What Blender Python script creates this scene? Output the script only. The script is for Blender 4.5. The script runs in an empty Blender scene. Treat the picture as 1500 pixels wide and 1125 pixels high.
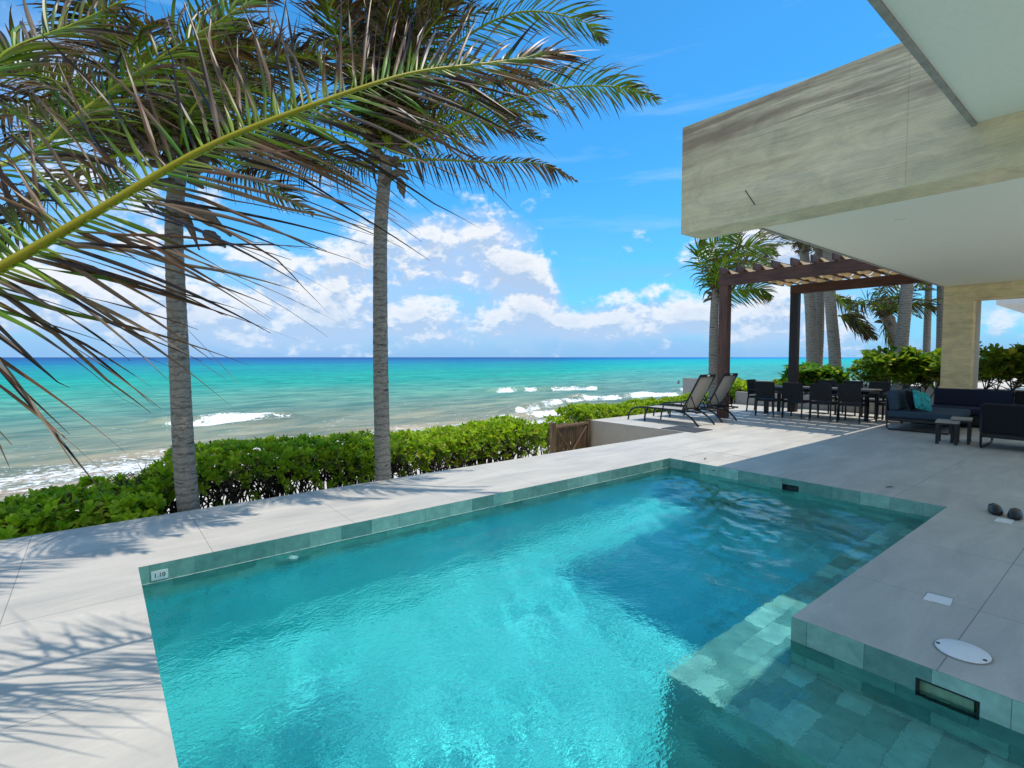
import bpy, math, random
import numpy as np
from mathutils import Vector, Matrix, noise as mnoise
PI = math.pi
R = math.radians
SC = bpy.context.scene
COL = SC.collection

# ------------------------------------------------------------------ camera
FPX, HEAD, PITCH, CAMH = 760.0, R(51.3), R(2.975), 1.6
cam_d = bpy.data.cameras.new('camera'); cam = bpy.data.objects.new('camera', cam_d); COL.objects.link(cam)
cam.location = (0, 0, CAMH)
cam.rotation_euler = (R(90) - PITCH, 0, HEAD - R(90))
cam_d.sensor_width = 36; cam_d.lens = 36 * FPX / 1500
cam_d.clip_start = 0.05; cam_d.clip_end = 30000
SC.camera = cam

# ------------------------------------------------------------------ light
SX, SY = .27, .11                       # the sun stands towards (+SX, -SY, 1)
sun_v = Vector((SX, -SY, 1)).normalized()
sd = bpy.data.lights.new('sun', 'SUN'); sun = bpy.data.objects.new('sun', sd); COL.objects.link(sun)
sd.energy = 2.35; sd.angle = R(.53); sd.color = (1, .91, .80)
sun.rotation_euler = sun_v.to_track_quat('Z', 'Y').to_euler()
sun.location = (0, 0, 20)
SC.view_settings.view_transform = 'Standard'; SC.view_settings.look = 'None'
SC.view_settings.exposure = 0.62; SC.view_settings.gamma = 1
cy = SC.cycles
cy.max_bounces = 10; cy.transmission_bounces = 8; cy.transparent_max_bounces = 12; cy.diffuse_bounces = 4
cy.sample_clamp_indirect = 6.0

# ------------------------------------------------------------------ node helpers
class NT:
    def __init__(s, tree): s.t = tree; s.n = tree.nodes; s.l = tree.links
    def new(s, typ, **kw):
        nd = s.n.new(typ)
        for k, v in kw.items():
            if k == 'inp':
                for a, b in v.items(): s.put(nd.inputs[a], b)
            else: setattr(nd, k, v)
        return nd
    def put(s, sock, v):
        if isinstance(v, bpy.types.NodeSocket): s.l.new(v, sock)
        elif isinstance(v, (tuple, list)) and sock.type == 'RGBA' and len(v) == 3: sock.default_value = (*v, 1)
        else: sock.default_value = v
    def m(s, op, a, b=None, c=None, clamp=False):
        nd = s.new('ShaderNodeMath', operation=op); nd.use_clamp = clamp
        s.put(nd.inputs[0], a)
        if b is not None: s.put(nd.inputs[1], b)
        if c is not None: s.put(nd.inputs[2], c)
        return nd.outputs[0]
    def mix(s, f, a, b, typ='MIX'):
        nd = s.new('ShaderNodeMix', data_type='RGBA', blend_type=typ)
        s.put(nd.inputs[0], f); s.put(nd.inputs[6], a); s.put(nd.inputs[7], b)
        return nd.outputs[2]
    def noise(s, vec, scale, detail=4, rough=.55, dist=0, dim='3D'):
        nd = s.new('ShaderNodeTexNoise', noise_dimensions=dim)
        if vec is not None: s.l.new(vec, nd.inputs['Vector'])
        nd.inputs['Scale'].default_value = scale; nd.inputs['Detail'].default_value = detail
        nd.inputs['Roughness'].default_value = rough; nd.inputs['Distortion'].default_value = dist
        return nd.outputs[0]
    def ramp(s, f, stops):
        nd = s.new('ShaderNodeValToRGB'); cr = nd.color_ramp
        while len(cr.elements) < len(stops): cr.elements.new(.5)
        for e, (p, c) in zip(cr.elements, stops):
            e.position = p; e.color = (*c, 1) if len(c) == 3 else c
        s.put(nd.inputs[0], f); return nd.outputs[0]
    def rng(s, v, a, b, c=0., d=1., smooth=False):
        nd = s.new('ShaderNodeMapRange', interpolation_type='SMOOTHSTEP' if smooth else 'LINEAR')
        for i, x in enumerate((v, a, b, c, d)): s.put(nd.inputs[i], x)
        return nd.outputs[0]
    def mapv(s, vec, scale=(1, 1, 1), loc=(0, 0, 0), rot=(0, 0, 0)):
        nd = s.new('ShaderNodeMapping'); s.l.new(vec, nd.inputs[0])
        nd.inputs['Scale'].default_value = scale; nd.inputs['Location'].default_value = loc
        nd.inputs['Rotation'].default_value = rot; return nd.outputs[0]
    def bump(s, h, strength=.3, dist=.01):
        nd = s.new('ShaderNodeBump'); s.l.new(h, nd.inputs['Height'])
        nd.inputs['Strength'].default_value = strength; nd.inputs['Distance'].default_value = dist
        return nd.outputs[0]

def material(name):
    m = bpy.data.materials.new(name); m.use_nodes = True
    nt = NT(m.node_tree); b = nt.n['Principled BSDF']
    return m, nt, b

# ------------------------------------------------------------------ pixel to world helper (survey of the photograph)
fwv = Vector((math.cos(HEAD) * math.cos(PITCH), math.sin(HEAD) * math.cos(PITCH), -math.sin(PITCH)))
rtv = Vector((math.sin(HEAD), -math.cos(HEAD), 0)); upv = rtv.cross(fwv); CAMP = Vector((0, 0, CAMH))
def ray(px, py): return fwv + rtv * ((px - 750) / FPX) - upv * ((py - 562.5) / FPX)
def atd(px, py, d): return CAMP + ray(px, py) * d
def atz(px, py, z=0): r = ray(px, py); return CAMP + r * ((z - CAMH) / r.z)
def aty(px, py, y): r = ray(px, py); return CAMP + r * (y / r.y)
def atx(px, py, x): r = ray(px, py); return CAMP + r * (x / r.x)

# ------------------------------------------------------------------ world: sky and clouds
w = bpy.data.worlds.new('World'); SC.world = w; w.use_nodes = True
nt = NT(w.node_tree); bg = nt.n['Background']
sky = nt.new('ShaderNodeTexSky', sky_type='NISHITA'); sky.sun_disc = False
sky.sun_elevation = math.asin(sun_v.z); sky.sun_rotation = math.atan2(sun_v.x, sun_v.y)
sky.air_density = 1.0; sky.dust_density = .6; sky.ozone_density = 3.0; sky.altitude = 0
tc = nt.new('ShaderNodeTexCoord')
sep = nt.new('ShaderNodeSeparateXYZ'); nt.l.new(tc.outputs['Generated'], sep.inputs[0])
az = nt.m('ARCTAN2', sep.outputs[1], sep.outputs[0]); el = nt.m('ARCSINE', sep.outputs[2])
SKY_TINT = (.24, .86, 1.16)
SKYS = .12
skyc = nt.mix(1.0, sky.outputs[0], SKY_TINT, 'MULTIPLY')
def cvec(daz=0., dele=0., ks=(1, 1)):
    c = nt.new('ShaderNodeCombineXYZ')
    nt.put(c.inputs[0], nt.m('MULTIPLY', nt.m('ADD', az, daz), ks[0]))
    nt.put(c.inputs[1], nt.m('MULTIPLY', nt.m('ADD', el, dele), ks[1]))
    c.inputs[2].default_value = 3.7
    return c.outputs[0]
def azel(px, py):
    d = ray(px, py).normalized(); return math.atan2(d.y, d.x), math.asin(d.z)
REAR_FILL = nt.m('MULTIPLY', nt.rng(nt.m('ADD', nt.m('MULTIPLY', sep.outputs[0], fwv.x), nt.m('MULTIPLY', sep.outputs[1], fwv.y)), .05, -.35), .45)   # unseen cloud behind the camera, added to brighten the shade
blobs = [(640, 375, 140, 60, .26), (470, 420, 120, 60, .26), (745, 400, 45, 55, .20), (700, 345, 60, 45, .15), (790, 430, 34, 32, .36),
         (300, 460, 220, 50, .26), (60, 420, 200, 90, .22), (960, 462, 95, 26, .30), (855, 470, 60, 24, .22), (1120, 465, 90, 40, .34),
         (1180, 350, 110, 50, .55), (120, 250, 130, 90, .2), (640, 475, 260, 30, .22), (1240, 470, 70, 30, .18), (1460, 440, 60, 30, .22),
         (1320, 360, 120, 60, .30), (900, 240, 150, 25, -.10), (950, 120, 300, 120, -.35), (60, 60, 100, 70, .25), (860, 345, 50, 45, -.25), (920, 385, 70, 35, -.2)]
def envelope(dele):
    tot = None
    for px, py, rx, ry, A in blobs:
        a0, e0 = azel(px, py)
        a1, _ = azel(px + rx, py); _, e1 = azel(px, py - ry)
        sa, se = abs(a1 - a0), abs(e1 - e0)
        u = nt.m('DIVIDE', nt.m('SUBTRACT', az, a0), sa); v = nt.m('DIVIDE', nt.m('SUBTRACT', nt.m('ADD', el, dele), e0), se)
        q = nt.m('ADD', nt.m('MULTIPLY', u, u), nt.m('MULTIPLY', v, v))
        g = nt.m('MULTIPLY', nt.m('EXPONENT', nt.m('MULTIPLY', q, -1.0)), A)
        tot = g if tot is None else nt.m('ADD', tot, g)
    return tot
def density(dele):
    n1 = nt.noise(cvec(0, dele, (1, 1.6)), 12.5, 10, .60, .15)
    n2 = nt.noise(cvec(5, dele, (1, 1.3)), 22, 6, .6)
    n = nt.m('ADD', nt.m('MULTIPLY', n1, 1.2), nt.m('MULTIPLY', n2, .28))
    n = nt.m('ADD', n, REAR_FILL)
    return nt.m('ADD', nt.m('SUBTRACT', n, nt.rng(el, .22, .42, .165, .33)), nt.m('MULTIPLY', envelope(dele), .66))
d0 = density(0.0); d1 = density(.022)
cov = nt.rng(d0, .61, .84, smooth=True)
haze = nt.m('MULTIPLY', nt.rng(el, 0.0, .32, 1.0, 0.0, smooth=True), nt.rng(nt.noise(cvec(2, 0, (1, 5)), 4, 5), .35, .7, .25, .75))
shade = nt.rng(nt.m('SUBTRACT', d0, d1), -.06, .085, 0., 1.)
thick = nt.rng(d0, .76, 1.04, 1.0, .48)
shade = nt.m('MULTIPLY', shade, thick)
cloudc = nt.mix(shade, (2.5, 3.4, 4.7), (5.25, 5.35, 5.5))
low = nt.rng(el, 0.0, .12, .45, 1.0)
cloudc = nt.mix(low, (2.4, 3.7, 5.4), cloudc)
# thin wisps high on the right
ws = nt.noise(cvec(1, 0, (1.2, 9)), 3.0, 7, .6, .4)
wisp = nt.m('MULTIPLY', nt.rng(ws, .56, .8, 0, .45), nt.rng(el, .12, .2, 0, 1))
c1 = nt.mix(haze, skyc, (1.6, 2.75, 5.0))
c1 = nt.mix(nt.rng(el, .0, .07, .85, 0, smooth=True), c1, (1.62, 3.0, 5.0))
c2 = nt.mix(wisp, c1, (2.3, 3.8, 5.5))
veil = nt.rng(nt.m('ADD', envelope(.01), nt.m('MULTIPLY', nt.m('SUBTRACT', nt.noise(cvec(4, 0, (1, 2.2)), 5, 6, .6), .5), .5)), .02, .34, 0, .9, smooth=True)
c2 = nt.mix(veil, c2, (2.5, 3.5, 5.1))
c3 = nt.mix(cov, c2, cloudc)
c4 = nt.mix(nt.rng(sep.outputs[2], -.02, 0.0), (.4, 1.2, 1.6), c3)
nt.put(bg.inputs[0], c4); bg.inputs[1].default_value = SKYS

# ------------------------------------------------------------------ object helpers
def tag(o, label=None, cat=None, group=None, kind=None):
    if label: o['label'] = label
    if cat: o['category'] = cat
    if group: o['group'] = group
    if kind: o['kind'] = kind
    return o
def thing(name, label, cat, loc=(0, 0, 0), rotz=0, group=None):
    o = bpy.data.objects.new(name, None); COL.objects.link(o)
    o.location = loc; o.rotation_euler = (0, 0, rotz); o.empty_display_size = .2
    return tag(o, label, cat, group)
def copy_tree(o, parent=None, loc=None, rotz=None, label=None):
    c = o.copy(); COL.objects.link(c)
    if parent: c.parent = parent
    if loc is not None: c.location = loc
    if rotz is not None: c.rotation_euler = (0, 0, rotz)
    if label: c['label'] = label
    for ch in list(o.children): copy_tree(ch, c)
    return c
def box_uv(me):
    """world-scale UVs by dominant normal, so tiles run on from face to face"""
    if not me.uv_layers: me.uv_layers.new(name='UVMap')
    uv = me.uv_layers[0].data
    for p in me.polygons:
        n = p.normal; ax = max(range(3), key=lambda i: abs(n[i]))
        for li in p.loop_indices:
            v = me.vertices[me.loops[li].vertex_index].co
            uv[li].uv = (v.y, v.z) if ax == 0 else ((v.x, v.z) if ax == 1 else (v.x, v.y))
class MB:
    def __init__(s): s.v = []; s.f = []; s.c = []; s.col = None; s.smooth = []
    def add(s, vs, fs, smooth=False):
        k = len(s.v); s.v += [tuple(x) for x in vs]; s.f += [tuple(i + k for i in f) for f in fs]
        s.smooth += [smooth] * len(fs)
        if s.col is not None: s.c += [s.col] * len(vs)
    def box(s, x0, x1, y0, y1, z0, z1, M=None):
        vs = [Vector((x, y, z)) for z in (z0, z1) for y in (y0, y1) for x in (x0, x1)]
        if M is not None: vs = [M @ v for v in vs]
        s.add(vs, [(0, 2, 3, 1), (4, 5, 7, 6), (0, 1, 5, 4), (2, 6, 7, 3), (0, 4, 6, 2), (1, 3, 7, 5)])
    def quad(s, a, b, c, d): s.add([a, b, c, d], [(0, 1, 2, 3)])
    def bar(s, a, b, wd, ht, up=(0, 0, 1)):
        a, b = Vector(a), Vector(b); t = (b - a).normalized(); u = Vector(up)
        sd_ = t.cross(u)
        if sd_.length < 1e-4: sd_ = t.cross(Vector((0, 1, 0)))
        sd_.normalize(); u = sd_.cross(t)
        vs = []
        for p in (a, b):
            for i, j in ((-1, -1), (1, -1), (1, 1), (-1, 1)): vs.append(p + sd_ * (i * wd / 2) + u * (j * ht / 2))
        s.add(vs, [(0, 1, 2, 3), (7, 6, 5, 4), (0, 4, 5, 1), (1, 5, 6, 2), (2, 6, 7, 3), (3, 7, 4, 0)])
    def tube(s, pts, rad, n=8, cap=True):
        pts = [Vector(p) for p in pts]
        if not hasattr(rad, '__len__'): rad = [rad] * len(pts)
        prev = None; vs = []
        for i, p in enumerate(pts):
            t = (pts[min(i + 1, len(pts) - 1)] - pts[max(i - 1, 0)]).normalized()
            if prev is None:
                u = t.cross(Vector((0, 0, 1)))
                if u.length < 1e-3: u = t.cross(Vector((1, 0, 0)))
            else: u = prev - t * prev.dot(t)
            u.normalize(); prev = u; v = t.cross(u)
            for k in range(n):
                a = 2 * PI * k / n; vs.append(p + (u * math.cos(a) + v * math.sin(a)) * rad[i])
        fs = []
        for i in range(len(pts) - 1):
            for k in range(n):
                a, b = i * n + k, i * n + (k + 1) % n
                fs.append((a, b, b + n, a + n))
        if cap:
            fs.append(tuple(range(n))[::-1]); fs.append(tuple((len(pts) - 1) * n + k for k in range(n)))
        s.add(vs, fs, True)
    def build(s, name, mat, parent=None, bevel=0, uv=False, subsurf=0):
        me = bpy.data.meshes.new(name); me.from_pydata(s.v, [], s.f)
        me.materials.append(mat)
        for p, sm in zip(me.polygons, s.smooth): p.use_smooth = sm
        if s.c:
            ca = me.color_attributes.new('Col', 'FLOAT_COLOR', 'POINT')
            ca.data.foreach_set('color', np.array([(*c, 1) for c in s.c], 'f').ravel())
        if uv: box_uv(me)
        o = bpy.data.objects.new(name, me); COL.objects.link(o)
        if parent: o.parent = parent
        if bevel:
            b = o.modifiers.new('bevel', 'BEVEL'); b.width = bevel; b.segments = 2; b.limit_method = 'ANGLE'
        if subsurf:
            b = o.modifiers.new('sub', 'SUBSURF'); b.levels = b.render_levels = subsurf
        return o
def np_mesh(name, V, Q, mat, parent=None, col=None, smooth=False, T=None):
    me = bpy.data.meshes.new(name)
    nq = 0 if Q is None else len(Q); nt_ = 0 if T is None else len(T)
    loops = np.concatenate([x.ravel() for x in (Q, T) if x is not None and len(x)]).astype('i')
    me.vertices.add(len(V)); me.vertices.foreach_set('co', np.asarray(V, 'f').ravel())
    me.loops.add(len(loops)); me.loops.foreach_set('vertex_index', loops)
    st = np.concatenate([np.arange(nq) * 4, nq * 4 + np.arange(nt_) * 3]).astype('i')
    me.polygons.add(nq + nt_); me.polygons.foreach_set('loop_start', st)
    me.polygons.foreach_set('loop_total', np.array([4] * nq + [3] * nt_, 'i'))
    if smooth: me.polygons.foreach_set('use_smooth', np.ones(nq + nt_, bool))
    me.update(calc_edges=True); me.validate()
    if col is not None:
        ca = me.color_attributes.new('Col', 'FLOAT_COLOR', 'POINT')
        c4_ = np.ones((len(V), 4), 'f'); c4_[:, :col.shape[1]] = col
        ca.data.foreach_set('color', c4_.ravel())
    me.materials.append(mat)
    o = bpy.data.objects.new(name, me); COL.objects.link(o)
    if parent: o.parent = parent
    return o

# value noise for geometry
_rs = np.random.RandomState(7); _tab = _rs.rand(256, 256)
def vnoise(x, y):
    xi = np.floor(x).astype(int); yi = np.floor(y).astype(int); xf = x - xi; yf = y - yi
    xf = xf * xf * (3 - 2 * xf); yf = yf * yf * (3 - 2 * yf)
    a = _tab[xi & 255, yi & 255]; b = _tab[(xi + 1) & 255, yi & 255]; c = _tab[xi & 255, (yi + 1) & 255]; d = _tab[(xi + 1) & 255, (yi + 1) & 255]
    return (a * (1 - xf) + b * xf) * (1 - yf) + (c * (1 - xf) + d * xf) * yf
def fbm(x, y, o=4):
    s_ = 0; a = .5
    for i in range(o): s_ = s_ + a * vnoise(x * 2 ** i + 17.3 * i, y * 2 ** i + 5.1 * i); a *= .5
    return s_ / (1 - .5 ** o)

# ------------------------------------------------------------------ materials
def mat_deck():
    m, n, b = material('pale_stone_tile')
    uv = n.new('ShaderNodeUVMap').outputs[0]
    mp = n.mapv(uv, (1, 1, 1), (-.7, -.65, 0))
    br = n.new('ShaderNodeTexBrick', offset=0.0, squash=1.0)
    n.l.new(mp, br.inputs['Vector']); br.inputs['Scale'].default_value = 1; br.inputs['Brick Width'].default_value = 1.2
    br.inputs['Row Height'].default_value = 1.2; br.inputs['Mortar Size'].default_value = .0030; br.inputs['Mortar Smooth'].default_value = .3
    br.inputs['Bias'].default_value = 0
    br.inputs['Color1'].default_value = (.54, .51, .45, 1); br.inputs['Color2'].default_value = (.60, .565, .50, 1); br.inputs['Mortar'].default_value = (.22, .215, .205, 1)
    big = n.noise(n.mapv(uv, (.45, 1.6, 1), rot=(0, 0, .5)), 2.2, 6, .62, .6)
    fine = n.noise(n.mapv(uv, (1, 2.2, 1)), 28, 5, .7)
    spk = n.noise(uv, 150, 2, .5)
    c = n.mix(n.rng(big, .3, .72), (.78, .79, .80), (1.14, 1.12, 1.09))
    c = n.mix(1.0, br.outputs[0], c, 'MULTIPLY')
    c = n.mix(n.rng(fine, .35, .7, 0, .35), c, (.44, .42, .38))
    st2 = n.noise(n.mapv(uv, (1, 1, 1), (3, 1, 0)), 1.1, 7, .7, .5)
    c = n.mix(n.rng(st2, .55, .75, 0, .2), c, (.33, .32, .30))
    c = n.mix(n.rng(spk, .62, .75, 0, .3), c, (.62, .61, .6))
    n.put(b.inputs['Base Color'], c); n.put(b.inputs['Roughness'], n.rng(fine, .3, .7, .5, .7))
    b.inputs['Specular IOR Level'].default_value = .35
    n.put(b.inputs['Normal'], n.bump(n.m('ADD', n.m('MULTIPLY', br.outputs[1], -1.0), n.m('MULTIPLY', fine, .15)), .35, .003))
    return m
def mat_pooltile():
    m, n, b = material('green_stone_pool_tile')
    uv = n.new('ShaderNodeUVMap').outputs[0]
    mp = n.mapv(uv, (1, 1, 1), (-.22, .15, 0))
    br = n.new('ShaderNodeTexBrick', offset=0.5, squash=1.0)
    n.l.new(mp, br.inputs['Vector']); br.inputs['Scale'].default_value = 1; br.inputs['Brick Width'].default_value = .3
    br.inputs['Row Height'].default_value = .15; br.inputs['Mortar Size'].default_value = .0018; br.inputs['Mortar Smooth'].default_value = .2
    br.inputs['Color1'].default_value = (.12, .31, .27, 1); br.inputs['Color2'].default_value = (.40, .66, .57, 1); br.inputs['Mortar'].default_value = (.10, .22, .20, 1)
    st = n.noise(uv, 9, 6, .65, .3); f = n.noise(uv, 55, 4, .7)
    c = n.mix(1.0, br.outputs[0], n.mix(n.rng(st, .3, .7), (.7, .76, .75), (1.22, 1.18, 1.15)), 'MULTIPLY')
    c = n.mix(n.rng(f, .55, .8, 0, .4), c, (.45, .55, .48))
    n.put(b.inputs['Base Color'], c); b.inputs['Roughness'].default_value = .5
    n.put(b.inputs['Normal'], n.bump(n.m('ADD', n.m('MULTIPLY', br.outputs[1], -1.0), n.m('MULTIPLY', f, .3)), .4, .003))
    return m
def mat_poolfloor():
    m, n, b = material('turquoise_stone_pool_floor')
    uv = n.new('ShaderNodeUVMap').outputs[0]
    br = n.new('ShaderNodeTexBrick', offset=0.5, squash=1.0)
    n.l.new(uv, br.inputs['Vector']); br.inputs['Scale'].default_value = 1; br.inputs['Brick Width'].default_value = .3
    br.inputs['Row Height'].default_value = .15; br.inputs['Mortar Size'].default_value = .006
    br.inputs['Color1'].default_value = FLOORC1; br.inputs['Color2'].default_value = FLOORC2; br.inputs['Mortar'].default_value = (.02, .24, .25, 1)
    st = n.noise(uv, 3, 5, .6)
    c = n.mix(1.0, br.outputs[0], n.mix(n.rng(st, .3, .7), (.85, .92, .95), (1.1, 1.05, 1.05)), 'MULTIPLY')
    n.put(b.inputs['Base Color'], c); b.inputs['Roughness'].default_value = .6
    return m
FLOORC1 = (.08, .68, .68, 1); FLOORC2 = (.17, .90, .90, 1)
def mat_travertine(name, axis='y', warm=1.0):
    m, n, b = material(name)
    tcn = n.new('ShaderNodeTexCoord').outputs['Object']
    wv = n.noise(tcn, 1.6, 3, .5)
    cx = n.new('ShaderNodeSeparateXYZ'); n.l.new(tcn, cx.inputs[0])
    z = n.m('ADD', cx.outputs[2], n.m('MULTIPLY', wv, .07))
    cc = n.new('ShaderNodeCombineXYZ'); n.put(cc.inputs[0], n.m('MULTIPLY', cx.outputs[0], .30)); n.put(cc.inputs[1], n.m('MULTIPLY', cx.outputs[1], .30)); n.put(cc.inputs[2], n.m('MULTIPLY', z, 6.5))
    v1 = n.noise(cc.outputs[0], 1.5, 9, .68, .18)
    v2 = n.noise(n.mapv(cc.outputs[0], (1, 1, 4)), 5, 5, .7)
    pores = n.noise(n.mapv(tcn, (2.2, 2.2, 9)), 7, 5, .7, .6)
    col = n.ramp(v1, [(.25, (.60, .50, .33)), (.42, (.76, .68, .45)), (.55, (.80, .725, .49)), (.66, (.86, .78, .56)), (.8, (.68, .59, .39))])
    col = n.mix(n.rng(v2, .48, .66, 0, .38), col, (.40, .34, .25))
    col = n.mix(n.rng(pores, .60, .68, 0, .6), col, (.90, .86, .72))
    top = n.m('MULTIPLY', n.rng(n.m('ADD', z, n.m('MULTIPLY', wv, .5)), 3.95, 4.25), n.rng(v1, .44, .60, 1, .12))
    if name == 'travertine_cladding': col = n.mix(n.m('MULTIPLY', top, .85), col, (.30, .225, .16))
    col = n.mix(1.0, col, ((1.06, .99, .92) if name != 'travertine_column' else (1.14, 1.02, .80)), 'MULTIPLY')
    mot = n.noise(n.mapv(tcn, (1, 1, 2)), 2.6, 8, .68, .8)
    col = n.mix(1.0, col, n.mix(n.rng(mot, .36, .62), (.84, .85, .86), (1.10, 1.09, 1.07)), 'MULTIPLY')
    n.put(b.inputs['Base Color'], col); b.inputs['Roughness'].default_value = .55
    n.put(b.inputs['Normal'], n.bump(pores, .15, .004))
    return m
def mat_simple(name, col, rough=.5, metal=0, nscale=0, var=.2, bump=0, spec=.5):
    m, n, b = material(name)
    if nscale:
        tcn = n.new('ShaderNodeTexCoord').outputs['Object']
        f = n.noise(tcn, nscale, 5, .6)
        lo = tuple(c * (1 - var) for c in col); hi = tuple(min(1, c * (1 + var)) for c in col)
        n.put(b.inputs['Base Color'], n.mix(n.rng(f, .3, .7), lo, hi))
        if bump: n.put(b.inputs['Normal'], n.bump(f, bump, .004))
    else: b.inputs['Base Color'].default_value = (*col, 1)
    b.inputs['Roughness'].default_value = rough; b.inputs['Metallic'].default_value = metal
    b.inputs['Specular IOR Level'].default_value = spec
    return m
def mat_wood(name, c0, c1, axis=2):
    m, n, b = material(name)
    tcn = n.new('ShaderNodeTexCoord').outputs['Object']
    sc = [14, 14, 14]; sc[axis] = 1.0
    f = n.noise(n.mapv(tcn, tuple(sc)), 2.2, 6, .65, .8)
    k = n.noise(tcn, 1.3, 2, .5)
    c = n.mix(n.rng(f, .3, .68), c0, c1)
    c = n.mix(n.rng(k, .45, .7, 0, .5), c, tuple(x * .45 for x in c0))
    n.put(b.inputs['Base Color'], c); b.inputs['Roughness'].default_value = .55
    n.put(b.inputs['Normal'], n.bump(f, .35, .004)); return m
def mat_leafcol(name, gloss=.35, transl=.35, spec=.5):
    m, n, b = material(name)
    a = n.new('ShaderNodeVertexColor', layer_name='Col').outputs[0]
    n.put(b.inputs['Base Color'], a); b.inputs['Roughness'].default_value = gloss; b.inputs['Specular IOR Level'].default_value = spec
    tr = n.new('ShaderNodeBsdfTranslucent'); n.put(tr.inputs[0], n.mix(1.0, a, (1.5, 1.4, .8), 'MULTIPLY'))
    ms = n.new('ShaderNodeMixShader'); ms.inputs[0].default_value = transl
    n.l.new(b.outputs[0], ms.inputs[1]); n.l.new(tr.outputs[0], ms.inputs[2])
    n.l.new(ms.outputs[0], n.n['Material Output'].inputs[0]); return m
def mat_trunk():
    m, n, b = material('ringed_palm_bark')
    tcn = n.new('ShaderNodeTexCoord').outputs['Object']
    sp = n.new('ShaderNodeSeparateXYZ'); n.l.new(tcn, sp.inputs[0])
    ns = n.noise(tcn, 5, 3, .6)
    ph = n.m('ADD', n.m('MULTIPLY', sp.outputs[2], 2 * PI / .085), n.m('MULTIPLY', ns, 15))
    ring = n.m('SINE', ph)
    fine = n.noise(n.mapv(tcn, (1, 1, 2.5)), 26, 6, .75)
    patch = n.noise(n.mapv(tcn, (3, 3, 20)), 1.5, 5, .7, .5)
    c = n.mix(n.rng(fine, .3, .7), (.19, .17, .14), (.44, .40, .33))
    c = n.mix(n.rng(n.m('ADD', ring, n.m('MULTIPLY', n.m('SUBTRACT', fine, .5), 1.6)), .5, 1.1, 0, .75), c, (.13, .11, .09))
    c = n.mix(n.rng(patch, .57, .64, 0, .85), c, (.035, .03, .026))
    n.put(b.inputs['Base Color'], c); b.inputs['Roughness'].default_value = .85
    n.put(b.inputs['Normal'], n.bump(n.m('ADD', n.m('MULTIPLY', ring, -.15), fine), .8, .012)); return m
MAT = {}
MAT['deck'] = mat_deck(); MAT['tile'] = mat_pooltile(); MAT['floor'] = mat_poolfloor()
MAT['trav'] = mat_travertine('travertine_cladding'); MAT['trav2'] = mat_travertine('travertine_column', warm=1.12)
MAT['ceil'] = mat_simple('pale_painted_ceiling', (.88, .90, .76), .8, nscale=40, var=.03, bump=.1)
MAT['plaster'] = mat_simple('beige_render', (.50, .44, .36), .85, nscale=3, var=.08, bump=.2)
MAT['greyplaster'] = mat_simple('grey_render', (.33, .32, .30), .85, nscale=3, var=.1, bump=.2)
MAT['edge'] = mat_simple('grey_slab_edge', (.34, .33, .29), .8, nscale=12, var=.2)
MAT['black'] = mat_simple('black_metal', (.007, .008, .010), .38)
MAT['blackplastic'] = mat_simple('black_wicker', (.004, .004, .006), .6, nscale=60, var=.3, bump=.4)
MAT['sling'] = mat_simple('grey_sling_mesh', (.36, .34, .30), .7, nscale=200, var=.15)
MAT['tabletop'] = mat_wood('grey_brown_table_planks', (.13, .11, .09), (.2, .17, .14), 1)
MAT['coffee'] = mat_wood('weathered_table_top', (.28, .25, .22), (.42, .38, .33), 1)
MAT['navy'] = mat_simple('navy_cushion_fabric', (.010, .014, .040), .9, nscale=90, var=.3, bump=.3)
MAT['slate'] = mat_simple('slate_blue_cushion_fabric', (.035, .065, .095), .9, nscale=90, var=.25, bump=.3)
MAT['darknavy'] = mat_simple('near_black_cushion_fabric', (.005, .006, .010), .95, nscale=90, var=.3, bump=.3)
MAT['wood'] = mat_wood('dark_red_pergola_wood', (.045, .018, .012), (.15, .062, .036), 1)
MAT['woodpost'] = mat_wood('dark_red_post_wood', (.03, .014, .010), (.20, .08, .045), 2)
MAT['gatewood'] = mat_wood('brown_gate_stick', (.07, .035, .02), (.26, .15, .08), 2)
MAT['white'] = mat_simple('white_plastic', (.86, .87, .86), .35)
MAT['whitewall'] = mat_simple('white_wall_paint', (.7, .7, .68), .8, nscale=6, var=.03)
MAT['darkhole'] = mat_simple('dark_opening', (.015, .03, .03), .6)
MAT['rubber'] = mat_simple('black_rubber', (.008, .008, .009), .32)
MAT['leafpalm'] = mat_leafcol('palm_leaflet', .42, .16, .32)
MAT['leafbush'] = mat_leafcol('glossy_shrub_leaf', .5, .5, .25)
MAT['trunk'] = mat_trunk()
MAT['twig'] = mat_simple('shrub_twig', (.05, .034, .025), .9, nscale=30, var=.3)
MAT['husk'] = mat_simple('dry_palm_husk', (.17, .13, .09), .9, nscale=14, var=.4, bump=.5)

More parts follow.
